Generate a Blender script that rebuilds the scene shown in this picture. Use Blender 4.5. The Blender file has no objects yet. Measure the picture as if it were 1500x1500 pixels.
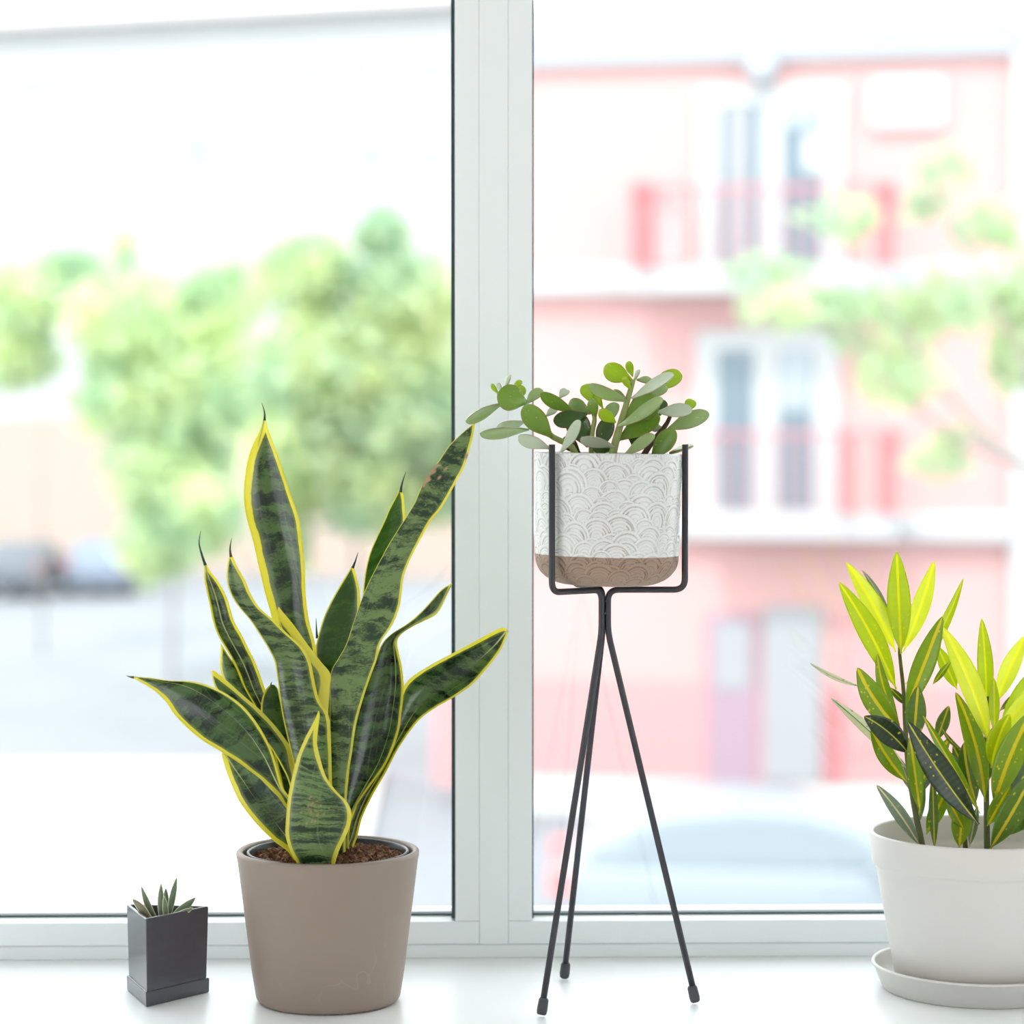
import bpy, bmesh, math, random
import numpy as np
from mathutils import Vector, Matrix

random.seed(7)
rng = np.random.default_rng(7)
S = bpy.context.scene
COL = S.collection

# ------------------------------------------------------------------ camera
CAM_H, F_PX = 0.472, 3667.0
YAW, PITCH = math.radians(1.3), math.radians(-2.03)
cam_d = bpy.data.cameras.new('camera'); cam = bpy.data.objects.new('camera', cam_d); COL.objects.link(cam)
cam.location = (0, 0, CAM_H)
cam.rotation_euler = (math.pi / 2 + PITCH, 0, -YAW)
cam_d.sensor_width = 36.0; cam_d.lens = F_PX / 1500 * 36
cam_d.clip_start = 0.05; cam_d.clip_end = 500
cam_d.dof.use_dof = True; cam_d.dof.focus_distance = 2.035; cam_d.dof.aperture_fstop = 4.2
S.camera = cam
S.view_settings.view_transform = 'Standard'; S.view_settings.look = 'None'
S.view_settings.gamma = 1.0; S.view_settings.use_curve_mapping = False
S.view_settings.exposure = 0.90

# ------------------------------------------------------------------ light
world = bpy.data.worlds.new('world'); S.world = world; world.use_nodes = True
wb = world.node_tree.nodes['Background']
wb.inputs[0].default_value = (0.93, 0.97, 1.0, 1); wb.inputs[1].default_value = 2.0
sun_d = bpy.data.lights.new('sun', 'SUN'); sun = bpy.data.objects.new('sun', sun_d); COL.objects.link(sun)
sun_d.energy = 1.5; sun_d.angle = math.radians(1.5); sun_d.color = (1, 0.98, 0.97)
sun.rotation_euler = (math.radians(36), 0, math.radians(-28))     # high, behind the room
try:
    S.cycles.use_denoising = True
    S.cycles.max_bounces = 12; S.cycles.diffuse_bounces = 6; S.cycles.transparent_max_bounces = 24
    S.cycles.caustics_reflective = False; S.cycles.caustics_refractive = False
except Exception:
    pass

# ------------------------------------------------------------------ pixel helpers (a pixel gives a direction only)
_fwd = Vector((math.sin(YAW) * math.cos(PITCH), math.cos(YAW) * math.cos(PITCH), math.sin(PITCH)))
_right = Vector((math.cos(YAW), -math.sin(YAW), 0))
_up = _right.cross(_fwd)
_org = Vector((0, 0, CAM_H))
def ray(x, y):
    return _fwd + _right * ((x - 750) / F_PX) + _up * ((750 - y) / F_PX)
def P(x, y, Y):
    d = ray(x, y); return _org + d * (Y / d.y)
def G(x, y, z=0.0):
    d = ray(x, y); return _org + d * ((z - CAM_H) / d.z)
STREET = CAM_H - 4.8

# ------------------------------------------------------------------ object helpers
def tag(o, label=None, cat=None, group=None, kind=None):
    if label: o['label'] = label
    if cat: o['category'] = cat
    if group: o['group'] = group
    if kind: o['kind'] = kind
    return o
def empty(name, loc, rz=0.0, **k):
    o = bpy.data.objects.new(name, None); COL.objects.link(o)
    o.location = loc; o.rotation_euler = (0, 0, rz); o.empty_display_size = 0.05
    return tag(o, **k)
def link(name, me, mat=None, parent=None, smooth=False, loc=None):
    o = bpy.data.objects.new(name, me); COL.objects.link(o)
    if mat is not None and not me.materials: me.materials.append(mat)
    if smooth:
        me.polygons.foreach_set('use_smooth', [True] * len(me.polygons))
    if parent is not None:
        o.parent = parent
        if loc is None:                       # geometry given in world space: undo the parents' placement
            m = Matrix.Identity(4); p = parent; chain = []
            while p is not None:
                chain.append(p.matrix_local.copy() if False else Matrix.LocRotScale(p.location, p.rotation_euler, p.scale)); p = p.parent
            for c in reversed(chain): m = m @ c
            me.transform(m.inverted())
    if loc is not None: o.location = loc
    return o
def pyd(verts, faces):
    me = bpy.data.meshes.new('mesh'); me.from_pydata([tuple(v) for v in verts], [], faces); me.update(); return me
BOXF = [(0, 3, 2, 1), (4, 5, 6, 7), (0, 1, 5, 4), (1, 2, 6, 5), (2, 3, 7, 6), (3, 0, 4, 7)]
def boxes(lst, bevel=0.0, seg=2):
    bm = bmesh.new()
    for (x0, x1, y0, y1, z0, z1) in lst:
        v = [bm.verts.new(p) for p in ((x0, y0, z0), (x1, y0, z0), (x1, y1, z0), (x0, y1, z0), (x0, y0, z1), (x1, y0, z1), (x1, y1, z1), (x0, y1, z1))]
        for f in BOXF: bm.faces.new([v[i] for i in f])
    if bevel: bmesh.ops.bevel(bm, geom=list(bm.edges), offset=bevel, segments=seg, affect='EDGES', profile=0.5)
    me = bpy.data.meshes.new('mesh'); bm.to_mesh(me); bm.free(); return me
def lathe(profile, c=(0, 0, 0), n=96):
    verts, faces, k = [], [], len(profile)
    for i in range(n):
        a = 2 * math.pi * i / n
        for r, z in profile: verts.append((c[0] + r * math.cos(a), c[1] + r * math.sin(a), c[2] + z))
    for i in range(n):
        j = (i + 1) % n
        for q in range(k - 1):
            faces.append((i * k + q, j * k + q, j * k + q + 1, i * k + q + 1))
    me = pyd(verts, faces)
    bm = bmesh.new(); bm.from_mesh(me); bmesh.ops.remove_doubles(bm, verts=bm.verts, dist=1e-6)
    bmesh.ops.recalc_face_normals(bm, faces=bm.faces); bm.to_mesh(me); bm.free()
    return me
def arc_profile(cx, cz, r, a0, a1, n=6):
    return [(cx + r * math.cos(math.radians(a0 + (a1 - a0) * i / n)), cz + r * math.sin(math.radians(a0 + (a1 - a0) * i / n))) for i in range(n + 1)]
def fillet(pts, rad, n=7):
    pts = [Vector(p) for p in pts]; out = [pts[0]]
    for i in range(1, len(pts) - 1):
        a, b, c = pts[i - 1], pts[i], pts[i + 1]
        u, v = (a - b), (c - b); r = min(rad, u.length * 0.45, v.length * 0.45)
        p, q = b + u.normalized() * r, b + v.normalized() * r
        for k in range(n + 1):
            t = k / n; out.append(p * (1 - t) ** 2 + b * 2 * t * (1 - t) + q * t * t)
    out.append(pts[-1]); return out
def tube(pts, r, n=12):
    pts = [Vector(p) for p in pts]; verts, faces = [], []
    rs = r if isinstance(r, (list, tuple)) else [r] * len(pts)
    t0 = (pts[1] - pts[0]).normalized()
    nrm = t0.orthogonal().normalized()
    for i, p in enumerate(pts):
        t = (pts[min(i + 1, len(pts) - 1)] - pts[max(i - 1, 0)]).normalized()
        nrm = (nrm - t * nrm.dot(t)).normalized(); b = t.cross(nrm)
        for k in range(n):
            a = 2 * math.pi * k / n; verts.append(p + (nrm * math.cos(a) + b * math.sin(a)) * rs[i])
    m = len(pts)
    for i in range(m - 1):
        for k in range(n):
            l = (k + 1) % n
            faces.append((i * n + k, i * n + l, (i + 1) * n + l, (i + 1) * n + k))
    faces.append(tuple(reversed(range(n)))); faces.append(tuple((m - 1) * n + k for k in range(n)))
    return pyd(verts, faces)

# ------------------------------------------------------------------ materials
class NT:
    def __init__(s, name):
        s.m = bpy.data.materials.new(name); s.m.use_nodes = True; s.t = s.m.node_tree
        s.b = s.t.nodes['Principled BSDF']; s.o = s.t.nodes['Material Output']
    def n(s, typ, ins=None, **props):
        nd = s.t.nodes.new(typ)
        for k, v in props.items(): setattr(nd, k, v)
        for k, v in (ins or {}).items(): s.set(nd.inputs[k], v)
        return nd
    def set(s, sock, v):
        if isinstance(v, bpy.types.NodeSocket): s.t.links.new(v, sock)
        elif isinstance(v, bpy.types.Node): s.t.links.new(v.outputs[0], sock)
        else:
            if sock.type == 'RGBA' and len(v) == 3: v = (*v, 1)
            sock.default_value = v
    def math(s, op, a, b=None, c=None, clamp=False):
        nd = s.t.nodes.new('ShaderNodeMath'); nd.operation = op; nd.use_clamp = clamp
        for i, v in enumerate((a, b, c)):
            if v is not None: s.set(nd.inputs[i], v)
        return nd.outputs[0]
    def mix(s, f, a, b, blend='MIX'):
        nd = s.t.nodes.new('ShaderNodeMix'); nd.data_type = 'RGBA'; nd.blend_type = blend
        s.set(nd.inputs[0], f); s.set(nd.inputs[6], a); s.set(nd.inputs[7], b); return nd.outputs[2]
    def step(s, v, lo, hi):
        nd = s.t.nodes.new('ShaderNodeMapRange'); nd.interpolation_type = 'SMOOTHSTEP'
        s.set(nd.inputs[0], v); nd.inputs[1].default_value = lo; nd.inputs[2].default_value = hi
        return nd.outputs[0]
    def attr(s, name):
        nd = s.t.nodes.new('ShaderNodeAttribute'); nd.attribute_name = name; return nd.outputs['Fac']
    def noise(s, scale, detail=3, rough=0.5, vec=None, dist=0.0):
        nd = s.n('ShaderNodeTexNoise', {'Scale': scale, 'Detail': detail, 'Roughness': rough, 'Distortion': dist})
        if vec is not None: s.set(nd.inputs['Vector'], vec)
        return nd.outputs['Fac']
    def coord(s, which='Object'):
        return s.n('ShaderNodeTexCoord').outputs[which]
    def scale(s, vec, sc):
        nd = s.n('ShaderNodeMapping'); s.set(nd.inputs['Vector'], vec); nd.inputs['Scale'].default_value = sc; return nd.outputs[0]
    def bump(s, h, strength=0.3, dist=0.001):
        nd = s.n('ShaderNodeBump', {'Strength': strength, 'Distance': dist, 'Height': h}); s.set(s.b.inputs['Normal'], nd); return nd
    def base(s, color, rough=0.5, spec=0.5, metal=0.0):
        s.set(s.b.inputs['Base Color'], color); s.set(s.b.inputs['Roughness'], rough)
        s.set(s.b.inputs['Specular IOR Level'], spec); s.set(s.b.inputs['Metallic'], metal); return s.m
    def translucent(s, color, fac):
        tr = s.n('ShaderNodeBsdfTranslucent', {'Color': color}); mx = s.n('ShaderNodeMixShader')
        s.set(mx.inputs[0], fac); s.t.links.new(s.b.outputs[0], mx.inputs[1]); s.t.links.new(tr.outputs[0], mx.inputs[2])
        s.t.links.new(mx.outputs[0], s.o.inputs['Surface'])
def simple(name, c, rough=0.5, spec=0.5, metal=0.0, var=0.06, nscale=8.0):
    q = NT(name); f = q.noise(nscale, 4, 0.55, q.coord())
    lo = tuple(max(0, x * (1 - var)) for x in c); hi = tuple(min(1, x * (1 + var)) for x in c)
    q.base(q.mix(f, lo, hi), rough, spec, metal); return q.m

M = {}
M['frame'] = simple('white_upvc', (0.82, 0.86, 0.87), 0.35, 0.4, var=0.01)
M['sill'] = simple('white_sill', (0.90, 0.92, 0.93), 0.32, 0.4, var=0.01)
M['wall'] = simple('white_wall_paint', (0.86, 0.86, 0.85), 0.8, 0.2, var=0.01)
M['floorwood'] = simple('pale_wood_floor', (0.62, 0.55, 0.46), 0.5, 0.4, var=0.15)
M['gasket'] = simple('dark_gasket', (0.035, 0.06, 0.065), 0.5, 0.4)
M['spacer'] = simple('grey_spacer', (0.20, 0.25, 0.29), 0.4, 0.5)
def glass_mat():
    q = NT('window_glass')
    lw = q.n('ShaderNodeLayerWeight', {'Blend': 0.5}); p5 = q.math('POWER', lw.outputs['Facing'], 5.0)
    fac = q.math('MULTIPLY_ADD', p5, 0.9, 0.02)
    tr = q.n('ShaderNodeBsdfTransparent', {'Color': (0.985, 0.995, 0.99)}); gl = q.n('ShaderNodeBsdfGlossy', {'Roughness': 0.0})
    mx = q.n('ShaderNodeMixShader'); q.set(mx.inputs[0], fac)
    q.t.links.new(tr.outputs[0], mx.inputs[1]); q.t.links.new(gl.outputs[0], mx.inputs[2]); q.t.links.new(mx.outputs[0], q.o.inputs['Surface'])
    return q.m
M['glass'] = glass_mat()

def taupe_mat():
    q = NT('taupe_ceramic'); co = q.coord()
    n1 = q.noise(14, 4, 0.6, co); n2 = q.noise(9, 3, 0.55, co, 0.5); n3 = q.noise(9, 2, 0.5, co)
    line = q.math('SUBTRACT', 1.0, q.step(q.math('ABSOLUTE', q.math('SUBTRACT', n2, 0.5)), 0.0015, 0.006))
    mask = q.step(n3, 0.52, 0.64); scr = q.math('MULTIPLY', line, q.math('MULTIPLY', mask, 0.10))
    c = q.mix(n1, (0.245, 0.188, 0.152), (0.285, 0.222, 0.182))
    c = q.mix(scr, c, (0.55, 0.50, 0.45))
    q.base(c, 0.5, 0.45); q.bump(q.noise(300, 2, 0.5, co), 0.08, 0.0005); return q.m
M['taupe'] = taupe_mat()
M['black_plastic'] = simple('black_nursery_plastic', (0.018, 0.019, 0.024), 0.35, 0.5)
def soil_mat():
    q = NT('bark_soil'); co = q.coord(); n = q.noise(260, 5, 0.7, co)
    r = q.n('ShaderNodeValToRGB'); q.set(r.inputs[0], n); e = r.color_ramp.elements
    e[0].position = 0.32; e[0].color = (0.02, 0.010, 0.006, 1); e[1].position = 0.72; e[1].color = (0.50, 0.31, 0.20, 1)
    m = r.color_ramp.elements.new(0.52); m.color = (0.20, 0.095, 0.052, 1)
    q.base(r.outputs[0], 0.9, 0.2); q.bump(n, 0.8, 0.003); return q.m
M['soil'] = soil_mat()

def snake_mat():
    q = NT('variegated_snake_leaf'); uv = q.coord('UV')
    el, er, st, tone = q.attr('el'), q.attr('er'), q.attr('st'), q.attr('tone')
    wob = q.noise(1.0, 3, 0.6, q.scale(uv, (40, 60, 1)))
    edge = q.math('ADD', q.math('MINIMUM', el, er), q.math('MULTIPLY', q.math('SUBTRACT', wob, 0.5), 0.45))
    margin = q.math('SUBTRACT', 1.0, q.step(edge, 0.86, 1.04))
    halo = q.math('SUBTRACT', 1.0, q.step(edge, 1.15, 1.75))
    warp = q.noise(1.0, 4, 0.6, q.scale(uv, (60, 60, 1)))
    v = q.n('ShaderNodeCombineXYZ'); sep = q.n('ShaderNodeSeparateXYZ'); q.set(sep.inputs[0], uv)
    q.set(v.inputs[0], q.math('MULTIPLY', sep.outputs[0], 34.0))
    q.set(v.inputs[1], q.math('MULTIPLY_ADD', q.math('MULTIPLY', sep.outputs[1], q.attr('freq')), 105.0, q.math('MULTIPLY', warp, 2.2)))
    q.set(v.inputs[2], q.math('MULTIPLY', q.attr('seed'), 17.3))
    band = q.noise(1.0, 5, 0.62, v)
    fine = q.noise(1.0, 4, 0.65, q.scale(uv, (420, 900, 1)))
    b = q.step(q.math('ADD', band, q.math('MULTIPLY', q.math('SUBTRACT', fine, 0.5), 0.28)), 0.41, 0.60)
    dark = q.mix(tone, (0.005, 0.019, 0.008), (0.018, 0.044, 0.018)); light = q.mix(tone, (0.040, 0.105, 0.022), (0.18, 0.27, 0.095))
    c = q.mix(b, dark, light)
    streak = q.noise(1.0, 2, 0.5, q.scale(uv, (330, 6, 1)))
    c = q.mix(q.math('MULTIPLY', q.step(streak, 0.56, 0.70), 0.18), c, (0.30, 0.36, 0.24))
    c = q.mix(q.math('MULTIPLY', q.attr('glow'), 0.5), c, (0.075, 0.22, 0.010))
    c = q.mix(q.math('MULTIPLY', halo, 0.55), c, (0.20, 0.26, 0.075))
    yel = q.mix(q.noise(1.0, 3, 0.5, q.scale(uv, (90, 25, 1))), (0.86, 0.78, 0.03), (0.93, 0.88, 0.20))
    c = q.mix(margin, c, yel)
    c = q.mix(q.math('SUBTRACT', 1.0, q.step(st, 0.6, 1.1)), c, (0.50, 0.53, 0.22))
    sp = q.step(q.noise(1.0, 3, 0.6, q.scale(uv, (75, 75, 1))), 0.76, 0.80)
    c = q.mix(q.math('MULTIPLY', sp, 0.6), c, (0.45, 0.36, 0.26))
    c = q.mix(q.attr('dry'), c, (0.50, 0.30, 0.18))
    q.base(c, 0.24, 0.55); q.bump(q.math('ADD', streak, q.math('MULTIPLY', fine, 0.3)), 0.12, 0.0006)
    q.translucent(c, q.math('ADD', q.math('MULTIPLY', q.attr('glow'), 0.2), q.math('MULTIPLY_ADD', margin, 0.36, 0.10))); return q.m
M['snake'] = snake_mat()
M['spike_dark'] = simple('dark_leaf_tip', (0.02, 0.045, 0.03), 0.5, 0.4, var=0.3)
M['spike_brown'] = simple('dry_brown_tip', (0.10, 0.05, 0.035), 0.7, 0.3, var=0.3)

def jade_mat(name, lo, hi, tr, rough=0.32):
    q = NT(name); co = q.coord(); n = q.noise(45, 4, 0.6, co)
    c = q.mix(n, lo, hi)
    c = q.mix(q.math('MULTIPLY', q.step(q.attr('rim'), 0.86, 1.0), 0.65), c, (0.26, 0.09, 0.05))
    spk = q.step(q.noise(420, 1, 0.5, co), 0.70, 0.76)
    c = q.mix(q.math('MULTIPLY', spk, 0.35), c, (0.75, 0.82, 0.70))
    q.base(c, 0.25, 0.6); q.translucent(hi, tr); return q.m
M['jade'] = jade_mat('jade_leaf_green', (0.13, 0.26, 0.03), (0.24, 0.40, 0.05), 0.18)
M['jade_dark'] = jade_mat('jade_leaf_deep_green', (0.035, 0.085, 0.02), (0.08, 0.15, 0.035), 0.08)
M['jade_sheen'] = jade_mat('jade_leaf_painted_sheen', (0.48, 0.58, 0.40), (0.68, 0.75, 0.60), 0.15)  # sky sheen on upturned leaves, painted in as a pale base colour
M['jade_mid'] = jade_mat('jade_leaf_soft_green', (0.27, 0.40, 0.13), (0.42, 0.54, 0.24), 0.18)
M['jade_lime'] = jade_mat('jade_leaf_young_lime', (0.34, 0.52, 0.02), (0.50, 0.66, 0.03), 0.35)
M['jade_stem'] = simple('jade_stem_olive', (0.30, 0.36, 0.12), 0.5, 0.4, var=0.3, nscale=60)
M['jade_wood'] = simple('jade_stem_brown', (0.07, 0.05, 0.03), 0.7, 0.3, var=0.3, nscale=60)

def glaze_mat():
    q = NT('carved_white_glaze'); g = q.attr('groove'); z = q.attr('hgt'); co = q.coord()
    n = q.noise(120, 4, 0.6, co); worn = q.step(q.noise(55, 4, 0.7, co), 0.40, 0.62)
    white = q.mix(n, (0.66, 0.67, 0.66), (0.76, 0.77, 0.76))
    c = q.mix(q.math('MULTIPLY', q.step(g, 0.15, 0.8), q.math('MULTIPLY_ADD', worn, 0.5, 0.5)), white, (0.36, 0.31, 0.285))
    c = q.mix(q.math('MULTIPLY', q.step(g, 0.80, 1.0), worn), c, (0.19, 0.11, 0.075))
    clay = q.mix(q.step(g, 0.2, 0.9), q.mix(n, (0.30, 0.205, 0.15), (0.37, 0.26, 0.195)), (0.13, 0.08, 0.055))
    edge = q.step(q.math('ADD', z, q.math('MULTIPLY', q.math('SUBTRACT', n, 0.5), 0.0012)), 0.0246, 0.0252)
    c = q.mix(edge, clay, c)
    q.base(c, q.math('MULTIPLY_ADD', edge, -0.30, 0.62), 0.45); return q.m
M['glaze'] = glaze_mat()
M['stand'] = simple('black_painted_steel', (0.030, 0.029, 0.035), 0.45, 0.5, var=0.1, nscale=60)
M['rubber'] = simple('grey_rubber_foot', (0.055, 0.058, 0.065), 0.6, 0.4)
M['white_plastic'] = simple('offwhite_matte_plastic', (0.635, 0.612, 0.578), 0.42, 0.45, var=0.01)
M['charcoal'] = simple('charcoal_satin_ceramic', (0.066, 0.066, 0.080), 0.22, 0.8, var=0.12, nscale=90)

def croton_mat(name, lo, hi, rib, tr, spots=1.0, rough=0.3):
    q = NT(name); uv = q.coord('UV'); mr = q.attr('mid')
    n = q.noise(1.0, 3, 0.6, q.scale(uv, (70, 70, 1)))
    c = q.mix(n, lo, hi)
    vein = q.n('ShaderNodeTexWave', {'Scale': 60.0, 'Distortion': 1.0}, bands_direction='Y'); q.set(vein.inputs['Vector'], uv)
    c = q.mix(q.math('MULTIPLY', vein.outputs['Fac'], 0.035), c, rib)
    w = q.math('ADD', mr, q.math('MULTIPLY', q.math('SUBTRACT', q.noise(1.0, 3, 0.6, q.scale(uv, (120, 90, 1))), 0.5), 0.10))
    ribm = q.math('SUBTRACT', 1.0, q.step(w, 0.07, 0.12))
    vo = q.n('ShaderNodeTexVoronoi', {'Scale': 1.0, 'Randomness': 1.0}); q.set(vo.inputs['Vector'], q.scale(uv, (260, 190, 1)))
    spot = q.math('MULTIPLY', q.math('SUBTRACT', 1.0, q.step(vo.outputs['Distance'], 0.16, 0.24)), q.step(q.noise(1.0, 2, 0.5, q.scale(uv, (60, 45, 1))), 0.47, 0.55))
    c = q.mix(q.math('MAXIMUM', ribm, q.math('MULTIPLY', spot, spots)), c, rib)
    q.base(c, rough, 0.5); q.translucent(c, tr); return q.m
M['cr_young'] = croton_mat('croton_young_lime', (0.50, 0.62, 0.008), (0.66, 0.74, 0.012), (0.88, 0.84, 0.03), 0.55, 0.6)
M['cr_yellow'] = croton_mat('croton_young_yellow', (0.74, 0.80, 0.05), (0.88, 0.90, 0.18), (0.92, 0.90, 0.06), 0.58, 0.6)
M['cr_green'] = croton_mat('croton_green', (0.20, 0.36, 0.010), (0.34, 0.48, 0.018), (0.80, 0.68, 0.02), 0.38)
M['cr_mid'] = croton_mat('croton_mid_green', (0.075, 0.17, 0.02), (0.16, 0.27, 0.03), (0.72, 0.60, 0.04), 0.28)
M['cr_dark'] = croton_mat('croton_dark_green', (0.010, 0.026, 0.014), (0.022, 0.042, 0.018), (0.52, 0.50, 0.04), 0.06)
M['cr_grey'] = croton_mat('croton_grey_green', (0.13, 0.20, 0.13), (0.22, 0.28, 0.18), (0.66, 0.60, 0.30), 0.15, 0.3)
M['cr_cream'] = croton_mat('croton_cream', (0.72, 0.72, 0.50), (0.84, 0.83, 0.64), (0.12, 0.20, 0.10), 0.35, 0.6)
M['cr_stem'] = simple('croton_stem', (0.10, 0.115, 0.04), 0.6, 0.3, var=0.35, nscale=80)
M['succ'] = NT('striped_succulent').m
def succ_mat():
    q = NT('striped_succulent_leaf'); el, er = q.attr('el'), q.attr('er')
    e = q.math('MINIMUM', el, er); m = q.math('SUBTRACT', 1.0, q.step(e, 0.8, 1.1))
    n = q.noise(200, 3, 0.6, q.coord())
    c = q.mix(n, (0.10, 0.17, 0.10), (0.22, 0.30, 0.19)); c = q.mix(q.math('MULTIPLY', q.attr('tone'), 0.8), c, (0.30, 0.24, 0.15))
    c = q.mix(m, c, (0.66, 0.67, 0.50)); q.base(c, 0.45, 0.4); q.translucent(c, 0.12); return q.m
bpy.data.materials.remove(M['succ']); M['succ'] = succ_mat()

# exterior
M['asphalt'] = simple('street_asphalt', (0.235, 0.245, 0.268), 0.9, 0.2, var=0.2, nscale=0.4)
M['concrete'] = simple('pale_pavement', (0.58, 0.57, 0.55), 0.9, 0.2, var=0.08, nscale=0.6)
M['pink'] = simple('pink_render', (0.57, 0.335, 0.325), 0.9, 0.2, var=0.04, nscale=0.5)
M['pink_deep'] = simple('deep_pink_render', (0.52, 0.275, 0.28), 0.9, 0.2, var=0.04, nscale=0.5)
M['ext_white'] = simple('white_render', (0.47, 0.475, 0.48), 0.85, 0.2, var=0.03, nscale=0.5)
M['ext_cornice'] = simple('pale_grey_cornice', (0.36, 0.385, 0.41), 0.85, 0.2, var=0.03, nscale=0.5)
M['peach'] = simple('peach_render', (0.46, 0.36, 0.31), 0.9, 0.2, var=0.04, nscale=0.4)
M['rail_red'] = simple('coral_red_paint', (0.47, 0.165, 0.18), 0.6, 0.4, var=0.08)
M['mauve'] = simple('mauve_door_paint', (0.34, 0.23, 0.29), 0.6, 0.4, var=0.06)
M['ext_glass'] = simple('dark_blue_window_glass', (0.12, 0.17, 0.21), 0.08, 0.6, var=0.1)
M['pale_glass'] = simple('pale_window_glass', (0.31, 0.35, 0.385), 0.1, 0.6, var=0.1)
M['curtain'] = simple('pale_curtain', (0.33, 0.33, 0.35), 0.9, 0.2, var=0.05)
M['ochre'] = simple('roof_tile_ochre', (0.50, 0.47, 0.45), 0.8, 0.2, var=0.12)
def leaf_mat(name, lo, hi, tr):
    q = NT(name); n = q.noise(0.9, 3, 0.6, q.coord()); c = q.mix(q.step(n, 0.35, 0.65), lo, hi)
    q.base(c, 0.5, 0.3); q.translucent(c, tr); return q.m
M['tree_a'] = leaf_mat('plane_tree_leaves', (0.42, 0.60, 0.42), (0.72, 0.81, 0.47), 0.45)
M['tree_b'] = leaf_mat('bright_tree_leaves', (0.48, 0.66, 0.45), (0.78, 0.86, 0.52), 0.45)
M['tree_c'] = leaf_mat('sparse_tree_leaves', (0.40, 0.54, 0.36), (0.64, 0.72, 0.42), 0.45)
M['bark'] = simple('grey_tree_bark', (0.34, 0.30, 0.28), 0.9, 0.2, var=0.2, nscale=4)
M['car_white'] = simple('silver_white_car_paint', (0.27, 0.305, 0.34), 0.25, 0.6, var=0.01)
M['car_dark'] = simple('dark_grey_car_paint', (0.10, 0.115, 0.14), 0.3, 0.6, var=0.02)
M['car_blue'] = simple('slate_blue_car_paint', (0.17, 0.21, 0.28), 0.3, 0.6, var=0.02)
M['car_light'] = simple('pale_silver_car_paint', (0.62, 0.65, 0.70), 0.3, 0.6, var=0.02)
M['car_glass'] = simple('car_window_glass', (0.27, 0.31, 0.345), 0.08, 0.7, var=0.05)
M['tyre'] = simple('black_tyre', (0.03, 0.03, 0.032), 0.8, 0.3)
M['lamp_red'] = simple('red_tail_lamp_lens', (0.66, 0.22, 0.22), 0.3, 0.6)

# ================================================================== WINDOW AND ROOM
YF = G(725, 1404).y                            # room-side face of the window frame
def zf(y, Y=YF): return P(725, y, Y).z
def xf(x, Y=YF): return P(x, 1200, Y).x
XL, XR, ZT = -1.25, 1.35, 1.70                 # opening
x_sl0, x_post0, x_post1, x_sr1 = xf(667), xf(702), xf(744.5), xf(779)
z_fr, z_rail, z_bead = zf(1383), zf(1349.5), zf(1341)
sill = link('window_sill', boxes([(XL - 0.08, XR + 0.08, YF - 0.46, YF + 0.015, -0.035, 0.0)], 0.004, 3), M['sill'])
tag(sill, 'glossy white window sill under the plants', 'window sill', kind='structure')
t = link('trim_1', boxes([(x_post0 + 0.00015, x_post1 - 0.00015, YF, YF + 0.075, z_fr, ZT)], 0.0005, 2), M['frame'])
tag(t, 'white upright post between the two window panes', 'window post', kind='structure')
t = link('trim_2', boxes([(XL, XR, YF + 0.0015, YF + 0.08, 0.0, z_fr - 0.0004)], 0.001, 2), M['frame'])
tag(t, 'white bottom strip of the window frame', 'window frame', kind='structure')
t = link('trim_3', boxes([(XL, XR, YF - 0.001, YF + 0.08, ZT, ZT + 0.05)], 0.001, 2), M['frame'])
tag(t, 'white top strip of the window frame', 'window frame', kind='structure')
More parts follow.
